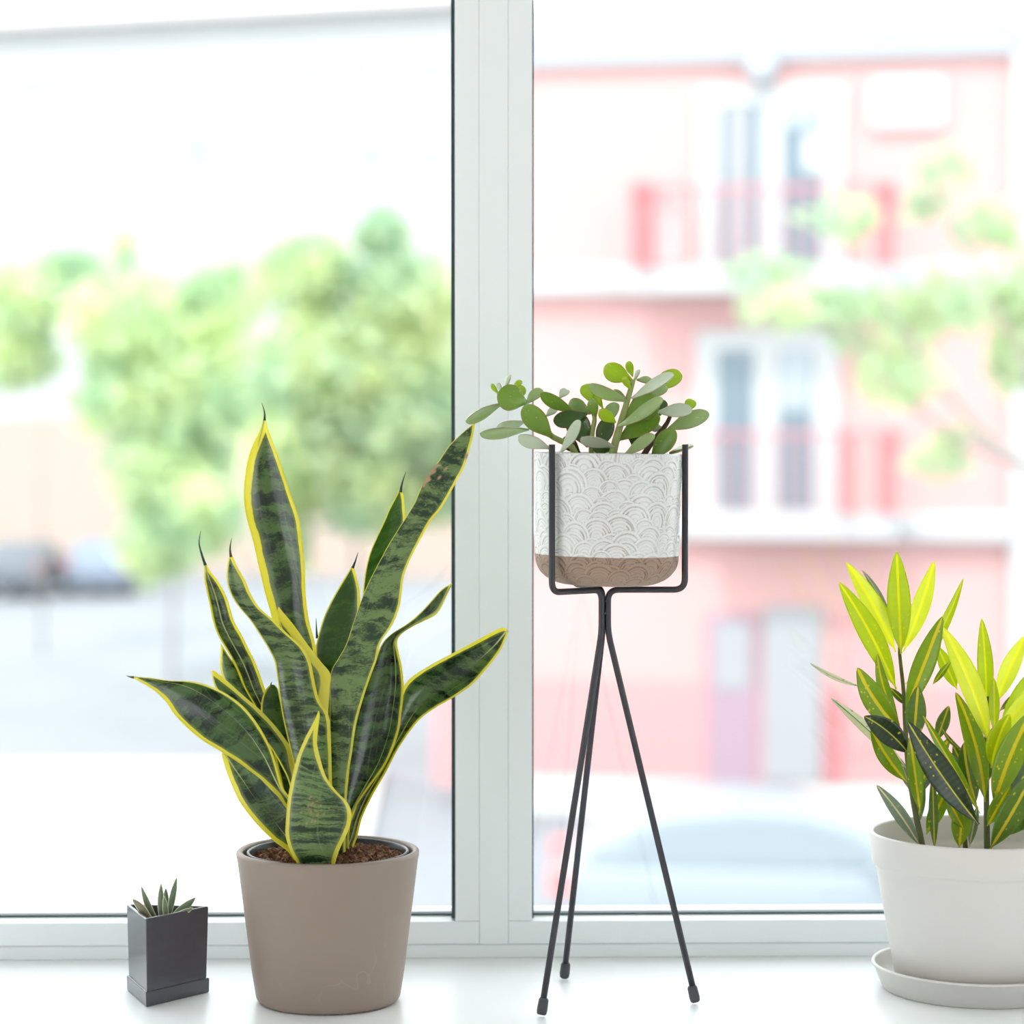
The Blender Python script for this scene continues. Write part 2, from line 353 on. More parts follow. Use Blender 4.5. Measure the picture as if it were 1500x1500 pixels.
def make_window(name, x0, x1, label, inner_left):
    """a fixed sash from x0 to x1; the stile beside the post is 35 px wide"""
    root = empty(name, ((x0 + x1) / 2, YF + 0.03, z_fr), label=label, cat='window', kind='structure')
    st = x_post0 - x_sl0
    gx0, gx1, gz1 = x0 + st, x1 - st, ZT - st
    for (a, b) in ((x0, gx0), (gx1, x1)):
        link('stile', boxes([(a, b, YF, YF + 0.07, z_rail + 0.0003, ZT)], 0.0006, 2), M['frame'], root)
    link('rail', boxes([(x0, x1, YF, YF + 0.07, z_fr + 0.0001, z_rail)], 0.0006, 2), M['frame'], root)
    link('rail', boxes([(x0 + st, x1 - st, YF, YF + 0.07, gz1, ZT)], 0.0012, 2), M['frame'], root)
    # bottom glazing bead sloping up towards the glass
    zb0, zb1 = z_rail, zf(1341, YF + 0.016)
    v = [(gx0, YF + 0.002, zb0), (gx1, YF + 0.002, zb0), (gx1, YF + 0.016, zb1), (gx0, YF + 0.016, zb1), (gx0, YF + 0.03, zb0), (gx1, YF + 0.03, zb0), (gx1, YF + 0.03, zb1), (gx0, YF + 0.03, zb1)]
    link('glazing_bead', pyd(v, [(0, 1, 2, 3), (3, 2, 6, 7), (7, 6, 5, 4), (4, 5, 1, 0), (0, 3, 7, 4), (1, 5, 6, 2)]), M['frame'], root)
    wl, wr = (0.0018, 0.0033) if inner_left else (0.0014, 0.0018)
    g = [(gx0, gx0 + (wl if inner_left else 0.0014), YF + 0.004, YF + 0.018, zb1, gz1), (gx1 - wr, gx1, YF + 0.004, YF + 0.018, zb1, gz1), (gx0, gx1, YF + 0.0165, YF + 0.0185, zb1 - 0.001, zb1 + 0.0017)]
    for b in g: link('gasket', boxes([b]), M['gasket'], root)
    link('spacer_bar', boxes([(gx0, gx1, YF + 0.026, YF + 0.036, zb1 - 0.001, zf(1334.5, YF + 0.026)), (gx0, gx0 + 0.001, YF + 0.026, YF + 0.036, zb1, gz1), (gx1 - 0.003, gx1, YF + 0.026, YF + 0.036, zb1, gz1)]), M['car_light'], root)
    link('gasket', boxes([(gx0, gx1, YF + 0.040, YF + 0.046, zb1 - 0.001, zf(1331.5, YF + 0.040))]), M['spacer'], root)
    link('pane', boxes([(gx0 - 0.005, gx1 + 0.005, YF + 0.0188, YF + 0.0228, zb1 - 0.004, gz1 + 0.005)]), M['glass'], root)
    link('pane', boxes([(gx0 - 0.005, gx1 + 0.005, YF + 0.036, YF + 0.040, zb1 - 0.004, gz1 + 0.005)]), M['glass'], root)
    return root
make_window('window_1', XL, x_post0, 'fixed window pane behind the snake plant', True)
make_window('window_2', x_post1, XR, 'fixed window pane behind the plant stand', False)
RX0, RX1, RY0, RZ0, RZ1 = -2.3, 2.3, -3.0, -0.95, 1.90
wf = [(RX0, XL, YF - 0.03, YF + 0.22, RZ0, RZ1), (XR, RX1, YF - 0.03, YF + 0.22, RZ0, RZ1), (XL, XR, YF - 0.03, YF + 0.22, ZT + 0.05, RZ1), (XL, XR, YF - 0.03, YF + 0.22, RZ0, -0.035)]
tag(link('wall_front', boxes(wf), M['wall']), 'white wall around the window', 'wall', kind='structure')
def side_wall(x0, x1, y0, y1, z0, z1):  # unseen wall; its opening is added to let fill light into the room
    return boxes([(x0, x1, RY0, y0, RZ0, RZ1), (x0, x1, y1, YF + 0.22, RZ0, RZ1), (x0, x1, y0, y1, RZ0, z0), (x0, x1, y0, y1, z1, RZ1)])
tag(link('wall_left', side_wall(RX0 - 0.1, RX0, -1.4, 1.5, -0.6, 0.75), M['wall']), 'white side wall with a wide opening added for fill light', 'wall', kind='structure')
tag(link('wall_right', side_wall(RX1, RX1 + 0.1, -1.4, 1.1, -0.6, 0.75), M['wall']), 'white side wall with a narrower opening added for fill light', 'wall', kind='structure')
tag(link('wall_back', boxes([(RX0 - 0.1, RX1 + 0.1, RY0 - 0.1, RY0, RZ0, RZ1)]), M['wall']), 'plain white back wall of the room', 'wall', kind='structure')
tag(link('floor', boxes([(RX0 - 0.1, RX1 + 0.1, RY0 - 0.1, YF + 0.22, RZ0 - 0.1, RZ0)]), M['floorwood']), 'pale wooden floor of the room', 'floor', kind='structure')
tag(link('ceiling', boxes([(RX0 - 0.1, RX1 + 0.1, RY0 - 0.1, YF + 0.22, RZ1, RZ1 + 0.15)]), M['wall']), 'white ceiling of the room', 'ceiling', kind='structure')

# ================================================================== OUTSIDE: ground
tag(link('street', boxes([(-90, 90, 6, 170, STREET - 0.2, STREET)]), M['asphalt']), 'grey asphalt street below the window', 'street', kind='structure')
tag(link('pavement', boxes([(-16, -1.0, 17, 34.5, STREET, STREET + 0.13)], 0.02, 1), M['concrete']), 'pale concrete pavement beside the road', 'pavement', kind='structure')

# pink apartment house across the street
PA = math.radians(12.5)
p0 = P(1130, 620, 30.3)
pink = empty('apartment_house', (p0.x, p0.y, STREET), -PA, label='pink rendered apartment house with red balconies and white string courses', cat='building')
_pu = Vector((math.cos(PA), -math.sin(PA), 0)); _pn = Vector((math.sin(PA), math.cos(PA), 0))
def pl(x, y, off=0.0):
    """pixel -> (u, z) on the facade plane, off metres in front of the wall"""
    d = ray(x, y); o = Vector((p0.x, p0.y, STREET)) - _pn * off
    t = (o - _org).dot(_pn) / d.dot(_pn); q = _org + d * t - Vector((p0.x, p0.y, STREET)); return q.dot(_pu), q.z
def pbox(name, x0, y0, x1, y1, front, back, mat, parent=pink, bev=0.0):
    u0, z1 = pl(x0, y0, front); u1, z0 = pl(x1, y1, front)
    um0, zt = pl((x0 + x1) / 2, y0, front); um1, zb = pl((x0 + x1) / 2, y1, front)
    me = boxes([(min(u0, u1), max(u0, u1), -front, back, min(zb, zt), max(zb, zt))], bev, 2)
    return link(name, me, mat, parent, loc=(0, 0, 0))
uL, _ = pl(694, 620); uR, _ = pl(1481, 620); _, z_top = pl(1130, 92); _, z_corn = pl(1130, 55, 0.15)
link('wall', boxes([(uL, uR, 0, 9, 0, z_top)]), M['pink'], pink, loc=(0, 0, 0))
link('cornice', boxes([(uL - 0.3, uR + 0.2, -0.15, 9.2, z_top, z_corn)], 0.05, 2), M['ext_cornice'], pink, loc=(0, 0, 0))
link('roof', boxes([(uL - 0.1, uR, -0.15, 9, z_corn, z_corn + 0.5)], 0.1, 2), M['ext_white'], pink, loc=(0, 0, 0))
link('plinth', boxes([(uL - 0.05, uR + 0.05, -0.1, 0.05, 0, pl(1130, 1148)[1])]), M['concrete'], pink, loc=(0, 0, 0))
pbox('garden_wall', 634, 1004, 720, 1150, 0.02, 0.3, M['pink_deep'])
pbox('lower_wall_band', 694, 1000, 1480, 1147, 0.04, 0.02, M['pink_deep'])
pbox('string_course', 692, 388, 1482, 428, 0.25, 0.1, M['ext_white'], bev=0.03)
pbox('string_course', 692, 752, 1482, 790, 0.25, 0.1, M['ext_white'], bev=0.03)
def french_window(x0, x1, y0, y1, g1, g2, gy0, gy1, curtain, bits):
    f = pbox('window', x0, y0, x1, y1, 0.10, 0.05, M['ext_white'], bev=0.03)
    u0, zt = pl(g1[0], gy0, 0.12); u1, zb = pl(g1[1], gy1, 0.12)
    for (a, b) in (g1, g2):
        pbox('pane', a, gy0, b, gy1, 0.115, 0.0, M['ext_glass'], f)
    for (a, b, ya, yb, m) in bits:
        pbox('curtain', a, ya, b, yb, 0.13, -0.10, M[m], f)
    return f
french_window(1022, 1236, 126, 392, (1054, 1113), (1147, 1203), 152, 388, True, [(1066, 1096, 156, 386, 'curtain'), (1148, 1202, 154, 186, 'pale_glass'), (1176, 1212, 196, 250, 'ext_white')])
french_window(1018, 1228, 482, 756, (1051, 1103), (1140, 1190), 512, 745, False, [(1142, 1188, 514, 600, 'pale_glass')])
link('globe_lamp', lathe([(0.001, -0.2)] + arc_profile(0, 0, 0.2, -85, 85, 12) + [(0.001, 0.2)], (pl(1116, 103, 0.2)[0], -0.2, pl(1116, 103, 0.2)[1]), 20), M['ext_cornice'], pink, True, loc=(0, 0, 0))
pbox('sign_board', 1274, 112, 1384, 188, 0.12, 0.0, M['ext_white'], bev=0.04)
def balcony(x0, x1, y_top, y_rail, y_slab, y_bot, ends):
    b = pbox('balcony', x0, y_slab, x1, y_bot, 0.85, 0.0, M['ext_white'], bev=0.03)
    u0, zs = pl(x0, y_slab, 1.1); u1, _ = pl(x1, y_slab, 1.1); _, zr = pl((x0 + x1) / 2, y_rail, 1.05)
    _, zs = pl((x0 + x1) / 2, y_slab, 1.1)
    link('handrail', boxes([(u0 + 0.05, u1 - 0.05, -1.06, -1.0, zr - 0.05, zr), (u0 + 0.05, u0 + 0.1, -1.06, 0, zr - 0.05, zr), (u1 - 0.1, u1 - 0.05, -1.06, 0, zr - 0.05, zr)]), M['rail_red'], b, loc=(0, 0, 0))
    n = int((u1 - u0) / 0.16)
    bar = boxes([(-0.012, 0.012, -1.045, -1.02, zs, zr - 0.05)]); bar.materials.append(M['rail_red'])
    for i in range(n + 1):
        link('baluster', bar, None, b, loc=(u0 + 0.08 + (u1 - u0 - 0.16) * i / n, 0, 0))
    for (xa, xb, ya) in ends:
        ua, za = pl(xa, ya, 1.0); ub, _ = pl(xb, ya, 1.0)
        link('screen', boxes([(ua, ub, -1.0, -0.96, zs, za)]), M['rail_red'], b, loc=(0, 0, 0))
    return b
balcony(922, 1312, 262, 272, 388, 428, [(924, 958, 266), (1286, 1310, 268)])
balcony(1030, 1316, 610, 632, 752, 790, [(1228, 1250, 640), (1290, 1312, 640)])
# deck chair cloth on the upper balcony, door and panels on the ground floor
pbox('drying_cloth', 962, 282, 1000, 384, 0.9, -0.86, M['ext_white'])
dr = pbox('door', 1036, 900, 1108, 1146, 0.07, 0.02, M['mauve'])
pbox('pane', 1046, 912, 1098, 1010, 0.09, -0.05, M['curtain'], dr)
pbox('shutter_panel', 1118, 888, 1204, 1147, 0.09, 0.0, M['curtain'], bev=0.02)
pbox('downpipe', 1212, 1020, 1228, 1147, 0.12, 0.0, M['rail_red'])
pbox('lower_shutter', 1234, 900, 1300, 1100, 0.06, 0.0, M['pink_deep'])
link('stair_tower', boxes([(uR, uR + 4.0, -0.15, 8, 0, z_corn + 0.2)], 0.03, 1), M['ext_white'], pink, loc=(0, 0, 0))

# far white block on the left
BA = math.radians(19)
b0 = P(330, 620, 80)
blk = empty('apartment_block', (b0.x, b0.y, STREET), -BA, label='long white apartment block with peach ground floor behind the trees', cat='building')
_bu = Vector((math.cos(BA), -math.sin(BA), 0)); _bn = Vector((math.sin(BA), math.cos(BA), 0))
def bl(x, y):
    d = ray(x, y); o = Vector((b0.x, b0.y, STREET)); t = (o - _org).dot(_bn) / d.dot(_bn); q = _org + d * t - o; return q.dot(_bu), q.z
buL, buR = bl(-120, 300)[0], bl(735, 300)[0]
zroof = bl(330, 30)[1]; zg = 5.0
link('wall', boxes([(buL, buR, 0, 12, zg, zroof)]), M['ext_white'], blk, loc=(0, 0, 0))
link('ground_floor', boxes([(buL, buR, 0.02, 12, 0, zg)]), M['peach'], blk, loc=(0, 0, 0))
link('eaves', boxes([(buL - 0.3, buR + 0.3, -0.7, 12.3, zroof, zroof + 0.30)], 0.05, 1), M['ochre'], blk, loc=(0, 0, 0))
for (x, y, w, h) in ((55, 122, 62, 18), (362, 108, 20, 12), (450, 106, 46, 16), (528, 98, 22, 32), (630, 98, 44, 16), (118, 240, 14, 14), (190, 240, 36, 14), (290, 218, 40, 42), (430, 222, 10, 34), (545, 222, 44, 26), (632, 228, 40, 16)):
    u0, z1 = bl(x - w / 2, y - h / 2); u1, z0 = bl(x + w / 2, y + h / 2)
    w_ = link('window', boxes([(u0 - 0.12, u1 + 0.12, -0.06, 0.1, z0 - 0.12, z1 + 0.12)]), M['ext_white'], blk, loc=(0, 0, 0))
    link('pane', boxes([(u0, u1, -0.08, 0.0, z0, z1)]), M['pale_glass'], w_, loc=(0, 0, 0))

# ------------------------------------------------------------------ trees
def foliage(blobs, n, size, seed):
    r = np.random.default_rng(seed); V, Fc = [], []
    vol = np.array([b[3] * b[4] * b[5] for b in blobs]) ** 0.67; pick = r.choice(len(blobs), n, p=vol / vol.sum())
    for i in range(n):
        cx, cy, cz, a, b, c = blobs[pick[i]]
        d = r.normal(size=3); d /= np.linalg.norm(d); d *= r.uniform(0.25, 1) ** 0.5 * r.uniform(0.85, 1.12)
        p = np.array((cx + d[0] * a, cy + d[1] * b, cz + d[2] * c))
        ax = r.normal(size=3); ax /= np.linalg.norm(ax); bx = np.cross(ax, r.normal(size=3)); bx /= np.linalg.norm(bx)
        s = size * r.uniform(0.6, 1.3); k = len(V)
        V += [p - ax * s, p + bx * s * 0.45 - ax * s * 0.1, p + ax * s, p - bx * s * 0.45 - ax * s * 0.1]
        Fc += [(k, k + 1, k + 2, k + 3)]
    return pyd(V, Fc)
def tree(name, base, pix_blobs, Y, n, size, mat, label, trunk, seed, group=None):
    root = empty(name, base, label=label, cat='tree', group=group)
    bl_ = []
    for (x, y, rx, ry, dy) in pix_blobs:
        c = P(x, y, Y + dy); k = (Y + dy) / F_PX
        bl_.append((c.x, c.y, c.z, rx * k, (rx + ry) / 2 * k, ry * k))
    f = link('foliage', foliage(bl_, n, size, seed), mat, root); f['kind'] = 'stuff'
    for i, (pts, r0, r1) in enumerate(trunk):
        m = len(pts); link('trunk' if i == 0 else 'branch', tube(pts, [r0 + (r1 - r0) * j / (m - 1) for j in range(m)], 8), M['bark'], root, True)
    return root
def at(x, Y): return Vector((P(x, 620, Y).x, P(x, 620, Y).y, STREET))
b1 = at(250, 46); b2 = at(520, 42); b3 = at(60, 52)
tree('street_tree', b3, [(30, 440, 90, 60, 0), (110, 400, 60, 40, 0), (20, 520, 70, 50, 0), (150, 460, 60, 50, 0)], 52, 2600, 0.22, M['tree_b'],
     'loose pale green street tree nearest the parked cars', [([b3, P(60, 700, 52), P(70, 520, 52)], 0.04, 0.03)], 1, 'street trees before the white block')
tree('street_tree', b1, [(200, 470, 110, 80, 0), (300, 560, 110, 110, 0), (180, 590, 80, 60, 0), (330, 430, 70, 60, 0), (250, 690, 100, 80, 0), (180, 360, 22, 30, 0), (230, 800, 60, 60, 0), (300, 760, 60, 60, -1)], 46, 5200, 0.2, M['tree_b'],
     'yellowish green street tree with a broad low crown', [([b1, P(255, 800, 46), P(250, 560, 46)], 0.045, 0.03), ([P(252, 680, 46), P(320, 500, 46)], 0.08, 0.03)], 2, 'street trees before the white block')
tree('street_tree', b2, [(450, 400, 80, 60, 0), (560, 340, 40, 40, 0), (600, 440, 90, 80, 0), (480, 540, 120, 100, 0), (610, 600, 110, 110, 0), (440, 660, 90, 90, 0), (560, 720, 110, 70, 0), (660, 700, 70, 60, 0), (420, 780, 40, 60, 0)], 42, 6500, 0.2, M['tree_a'],
     'dense dark green street tree beside the window post', [([b2, P(520, 800, 42), P(530, 520, 42)], 0.05, 0.03), ([P(525, 650, 42), P(600, 450, 42)], 0.08, 0.03)], 3, 'street trees before the white block')
b4 = at(1600, 17)
tree('young_tree', b4, [(1230, 320, 62, 34, 0), (1120, 400, 70, 26, 0.3), (1390, 250, 48, 32, 0.2), (1450, 330, 60, 40, 0.1), (1360, 300, 40, 26, 0.4), (1180, 450, 110, 40, 0), (1300, 480, 90, 60, 0.2), (1420, 440, 90, 50, 0), (1320, 560, 70, 40, -0.2), (1480, 520, 40, 60, 0.2), (1370, 680, 50, 22, 0.1), (1400, 640, 40, 20, 0.1), (1540, 420, 70, 110, 0), (1290, 540, 50, 26, 0.2)], 17, 1500, 0.085, M['tree_c'],
     'sparse young tree with thin branches before the pink house',
     [([b4, P(1600, 900, 17), P(1560, 720, 17)], 0.07, 0.05), ([P(1560, 720, 17), P(1470, 660, 17), P(1400, 590, 17), P(1320, 480, 17), P(1290, 420, 17)], 0.045, 0.02),
      ([P(1500, 680, 17), P(1400, 640, 17), P(1330, 590, 17), P(1250, 500, 17), P(1140, 440, 17)], 0.035, 0.012), ([P(1570, 740, 17), P(1500, 520, 17), P(1400, 330, 17), P(1390, 250, 17)], 0.04, 0.012), ([P(1340, 500, 17), P(1260, 380, 17), P(1230, 320, 17)], 0.02, 0.01)], 4)

# ------------------------------------------------------------------ cars
CAR_BODY = [(-2.1, 0.32), (-2.15, 0.62), (-2.08, 0.95), (-1.9, 1.04), (0.85, 1.0), (1.55, 0.9), (2.0, 0.75), (2.12, 0.5), (2.08, 0.3)]
CAR_CAB = [(-2.0, 1.0), (-1.75, 1.28), (-1.3, 1.49), (-0.6, 1.56), (0.0, 1.53), (0.45, 1.40), (1.15, 0.97)]
CAR_WIN = [(-1.62, 1.05), (-1.45, 1.26), (-1.1, 1.40), (-0.5, 1.455), (0.0, 1.43), (0.35, 1.33), (0.8, 1.03)]
def prism(poly, y0, y1, inset=0.0):
    n = len(poly); V = [(x, y0, z) for x, z in poly] + [(x, y1, z) for x, z in poly]
    F = [tuple(range(n)), tuple(reversed(range(n, 2 * n)))] + [(i, i + n, (i + 1) % n + n, (i + 1) % n) for i in range(n)]
    me = pyd(V, F); bm = bmesh.new(); bm.from_mesh(me); bmesh.ops.recalc_face_normals(bm, faces=bm.faces)
    if inset: bmesh.ops.bevel(bm, geom=list(bm.edges), offset=inset, segments=3, affect='EDGES', profile=0.5)
    bm.to_mesh(me); bm.free(); return me
def car(loc, rz, paint, label, flip=1, group=None):
    c = empty('parked_car', loc, rz, label=label, cat='car', group=group); z = (0, 0, 0)
    fx = lambda poly: [(x * flip, h) for x, h in poly]
    link('body', prism(fx(CAR_BODY), -0.86, 0.86, 0.07), paint, c, True, loc=z)
    link('cabin', prism(fx(CAR_CAB), -0.74, 0.74, 0.08), paint, c, True, loc=z)
    for s in (-1, 1):
        link('side_window', prism(fx(CAR_WIN), s * 0.735, s * 0.75), M['car_glass'], c, loc=z)
        link('tail_lamp', boxes([(min(-2.17 * flip, -1.98 * flip), max(-2.17 * flip, -1.98 * flip), s * 0.80 - 0.085, s * 0.80 + 0.075, 0.8, 1.02)], 0.02, 2), M['lamp_red'], c, loc=z)
        link('mirror', boxes([(0.62 * flip - 0.08, 0.62 * flip + 0.08, s * 0.94 - 0.1, s * 0.94 + 0.06, 1.0, 1.14)], 0.03, 2), paint, c, loc=z)
        for wx in (-1.32, 1.32):
            w = lathe([(0.12, -0.1), (0.30, -0.1), (0.325, -0.06), (0.325, 0.06), (0.30, 0.1), (0.12, 0.1)], (0, 0, 0), 24)
            w.transform(Matrix.Translation((wx * flip, s * 0.80, 0.325)) @ Matrix.Rotation(math.pi / 2, 4, 'X'))
            wo = link('wheel', w, M['tyre'], c, True, loc=z)
            h = lathe([(0.001, -0.105), (0.2, -0.09), (0.2, 0.09), (0.001, 0.105)], (0, 0, 0), 20)
            h.transform(Matrix.Translation((wx * flip, s * 0.80, 0.325)) @ Matrix.Rotation(math.pi / 2, 4, 'X'))
            link('hubcap', h, M['car_light'], wo, True, loc=z)
    return c
cw = P(1170, 620, 21.8)
car((cw.x, cw.y, STREET), math.radians(-3), M['car_white'], 'silvery white hatchback parked below the pink house')
for i, (x, Y, m, lab) in enumerate(((40, 70, 'car_dark', 'dark grey car parked at the road end'), (160, 71, 'car_blue', 'slate blue car parked behind the dark grey one'), (-95, 69, 'car_light', 'pale silver car parked beside the dark grey one'))):
    c0 = P(x, 620, Y); car((c0.x, c0.y, STREET), math.radians(86), M[m], lab, 1, 'cars parked at the road end')

# ================================================================== LEAF BUILDERS
def catmull(rows, n):
    R = np.array(rows, float); m = len(R); out = []
    ts = np.linspace(0, m - 1, n)
    for t in ts:
        i = min(int(t), m - 2); f = t - i
        p0_, p1, p2, p3 = R[max(i - 1, 0)], R[i], R[i + 1], R[min(i + 2, m - 1)]
        out.append(0.5 * ((2 * p1) + (-p0_ + p2) * f + (2 * p0_ - 5 * p1 + 4 * p2 - p3) * f * f + (-p0_ + 3 * p1 - 3 * p2 + p3) * f ** 3))
    return np.array(out)
def put_attr(me, name, vals):
    a = me.attributes.new(name, 'FLOAT', 'POINT'); a.data.foreach_set('value', np.asarray(vals, np.float32))
def put_uv(me, uv):
    l = me.uv_layers.new(name='UVMap'); idx = np.zeros(len(me.loops), np.int32); me.loops.foreach_get('vertex_index', idx)
    l.data.foreach_set('uv', np.asarray(uv, np.float32)[idx].ravel())
MARG = 0.68
def ribbon_leaf(name, rows, Y0, mat, parent, cup=0.18, ml=0.0042, mr=0.0042, tone=0.4, stripe=None, lean=0.0, thick=0.0022, n=56, m=15, seed=0.0, dry=None, fold=0.0, glow=0.0, freq=1.0):
    """rows: base to tip, (left x, left y, right x, right y[, depth in metres]) ; a fleshy leaf, channelled and closed"""
    rows = [tuple(r) + ((0.0,) if len(r) == 4 else ()) for r in rows]
    R = catmull(rows, n); V, UV, EL, ER, ST, DR = [], [], [], [], [], []
    s = 0.0; prev = None
    for i, (lx, ly, rx, ry, d) in enumerate(R):
        Yc = Y0 + d + lean * (i / (n - 1)) ** 1.3
        A, B = P(lx, ly, Yc), P(rx, ry, Yc); W = (B - A).length; mid = (A + B) / 2
        if prev is not None: s += (mid - prev).length
        prev = mid
        for side in (0, 1):
            for j in range(m):
                u = j / (m - 1); c = 1 - (2 * u - 1) ** 2
                e = cup * W * c + fold * W * math.sin(2 * math.pi * u)
                e += (thick * (1 - abs(2 * u - 1) ** 6) * (1 - 0.6 * i / n)) * side
                Yp = Yc + e
                pix = (lx + (rx - lx) * u, ly + (ry - ly) * u); p = P(pix[0], pix[1], Yp)
                V.append(p); UV.append((u * W, s)); EL.append(u * W / (ml * MARG)); ER.append((1 - u) * W / (mr * MARG))
                ST.append(9.0 if stripe is None else abs(u - stripe) * W / 0.0007)
                DR.append(0.0 if dry is None else dry(i / (n - 1), u))
    F = []
    for i in range(n - 1):
        a, b = i * 2 * m, (i + 1) * 2 * m
        for j in range(m - 1):
            F.append((a + j, a + j + 1, b + j + 1, b + j)); F.append((a + m + j + 1, a + m + j, b + m + j, b + m + j + 1))
        F.append((a + m, a, b, b + m)); F.append((a + m - 1, a + 2 * m - 1, b + 2 * m - 1, b + m - 1))
    me = pyd(V, F); put_uv(me, UV)
    for k, v in (('el', EL), ('er', ER), ('st', ST), ('dry', DR), ('tone', [tone] * len(V)), ('seed', [seed] * len(V)), ('glow', [glow] * len(V)), ('freq', [freq] * len(V))): put_attr(me, k, v)
    return link(name, me, mat, parent, True)
def spike(pts, Y, r, mat, parent):
    q = [P(x, y, Y) for x, y in pts]; q = [Vector(v) for v in catmull([tuple(v) for v in q], 12)]
    return link('tip', tube(q, [r * (1 - 0.92 * i / 11) for i in range(12)], 8), mat, parent, True)

# ================================================================== SNAKE PLANT
front = G(482, 1489.5); R_b = 0.0592
YP = front.y + R_b; pc = P(480, 1466, YP)
ztop = P(480, 1243.5, YP).z; R_t = (P(614, 1243, YP) - P(346, 1243, YP)).length / 2
xc = P(480.5, 1300, YP).x
snake = empty('potted_snake_plant', (xc, YP, 0), label='tall snake plant with yellow-edged leaves in a round taupe pot', cat='potted plant')
prof = [(0.001, 0.0), (R_b - 0.006, 0.0)] + arc_profile(R_b - 0.006, 0.006, 0.006, -90, -8, 5)
prof += [(R_b + (R_t - R_b) * k, ztop * k) for k in (0.2, 0.4, 0.6, 0.8, 0.93)]
prof += arc_profile(R_t - 0.0028, ztop - 0.0028, 0.0028, 0, 180, 8) + [(R_t - 0.0066, ztop - 0.02), (R_b - 0.004, 0.012), (0.001, 0.010)]
pot = link('pot', lathe(prof, (xc, YP, 0), 128), M['taupe'], snake, True)
Ri = R_t - 0.0085
prof = [(Ri - 0.012, 0.03), (Ri - 0.0025, ztop - 0.006), (Ri, ztop - 0.003)] + arc_profile(Ri - 0.0012, ztop - 0.0022, 0.0012, 0, 180, 6) + [(Ri - 0.004, ztop - 0.010), (Ri - 0.014, 0.03)]
link('nursery_pot', lathe(prof, (xc, YP, 0), 96), M['black_plastic'], snake, True)
link('pot_tag', boxes([(xc + Ri * 0.80, xc + Ri * 0.80 + 0.004, YP + Ri * 0.42, YP + Ri * 0.42 + 0.0006, ztop - 0.008, ztop - 0.0068)]), M['frame'], snake)
def soil_disc(c, R, z, amp, seed, n=40, k=96):
    r = np.random.default_rng(seed); V = [(c[0], c[1], z + amp)]; F = []
    for i in range(1, n + 1):
        for j in range(k):
            a = 2 * math.pi * j / k; q = R * i / n
            V.append((c[0] + q * math.cos(a), c[1] + q * math.sin(a), z + amp * (1 - (i / n) ** 2) + r.uniform(-0.0012, 0.0012) * (i < n)))
    for j in range(k): F.append((0, 1 + j, 1 + (j + 1) % k))
    for i in range(n - 1):
        for j in range(k):
            a = 1 + i * k; F.append((a + j, a + k + j, a + k + (j + 1) % k, a + (j + 1) % k))
    return V, F
def crumbs(c, R, z, amp, num, size, seed):
    r = np.random.default_rng(seed); V, F = [], []
    for _ in range(num):
        a = r.uniform(0, 2 * math.pi); q = R * math.sqrt(r.uniform(0, 1)); h = z + amp * (1 - (q / R) ** 2)
        p = np.array((c[0] + q * math.cos(a), c[1] + q * math.sin(a), h + r.uniform(-0.0005, 0.0018)))
        k = len(V); s = size * r.uniform(0.4, 1.5); A = r.normal(size=(3, 3)); A, _q = np.linalg.qr(A); sc = r.uniform(0.35, 1.3, 3) * s
        for d in ((1, 0, 0), (-1, 0, 0), (0, 1, 0), (0, -1, 0), (0, 0, 1), (0, 0, -1)): V.append(p + A @ (np.array(d) * sc * r.uniform(0.7, 1.2)))
        for f in ((0, 2, 4), (2, 1, 4), (1, 3, 4), (3, 0, 4), (2, 0, 5), (1, 2, 5), (3, 1, 5), (0, 3, 5)): F.append(tuple(k + i for i in f))
    return V, F
def soil(c, R, z, amp, num, size, seed, mat, parent):
    V, F = soil_disc(c, R, z, amp, seed); V2, F2 = crumbs(c, R * 0.97, z, amp, num, size, seed + 1); o = len(V)
    s = link('soil', pyd(list(V) + list(V2), F + [tuple(o + i for i in f) for f in F2]), mat, parent); s['kind'] = 'stuff'; return s
soil((xc, YP), Ri - 0.0035, ztop - 0.0085, 0.005, 2300, 0.0029, 5, M['soil'], snake)

SN = M['snake']
# leaf tables: base to tip; left x, y, right x, y in photo pixels
leafA = [(428, 1268, 462, 1268), (424, 1200, 468, 1200), (420, 1120, 470, 1120), (414, 1040, 470, 1040), (408, 985, 468, 985), (402, 945, 463, 948), (398, 905, 453, 910), (389, 872, 448, 872), (379, 830, 446.6, 830), (370, 790, 442.4, 790), (361.6, 760, 438, 760), (357.2, 730, 428, 730), (358.8, 700, 418, 700), (364, 670, 408, 670), (372, 648, 400, 648), (381, 630, 392.5, 628), (386.4, 612, 388.6, 612)]
o = ribbon_leaf('leaf', leafA, YP + 0.022, SN, snake, cup=0.24, ml=0.0095, mr=0.0048, tone=0.30, stripe=0.25, seed=1)
spike([(387.5, 616), (387.5, 604), (383.4, 590)], YP + 0.022, 0.0011, M['spike_dark'], o)
leafB = [(440, 1270, 490, 1270), (438, 1200, 488, 1200), (432, 1130, 486, 1132), (422, 1085, 485, 1092), (414, 1050, 482, 1050), (410, 1025, 469, 1028), (408, 1008, 463, 1008), (405.5, 988, 459, 988), (402, 968, 454.5, 968), (392, 948, 443, 948), (380, 929, 422, 929), (367, 909, 403, 910), (350, 889, 380, 890), (337.5, 869, 367.5, 870), (332.2, 849, 359, 850), (333, 829, 347.6, 830), (336.8, 811, 339.6, 811)]
o = ribbon_leaf('leaf', leafB, YP - 0.020, SN, snake, cup=0.10, ml=0.0016, mr=0.0042, tone=0.75, seed=2, fold=0.05, freq=1.7)
spike([(338.2, 816), (337, 803), (339.4, 788)], YP - 0.020, 0.0012, M['spike_brown'], o)
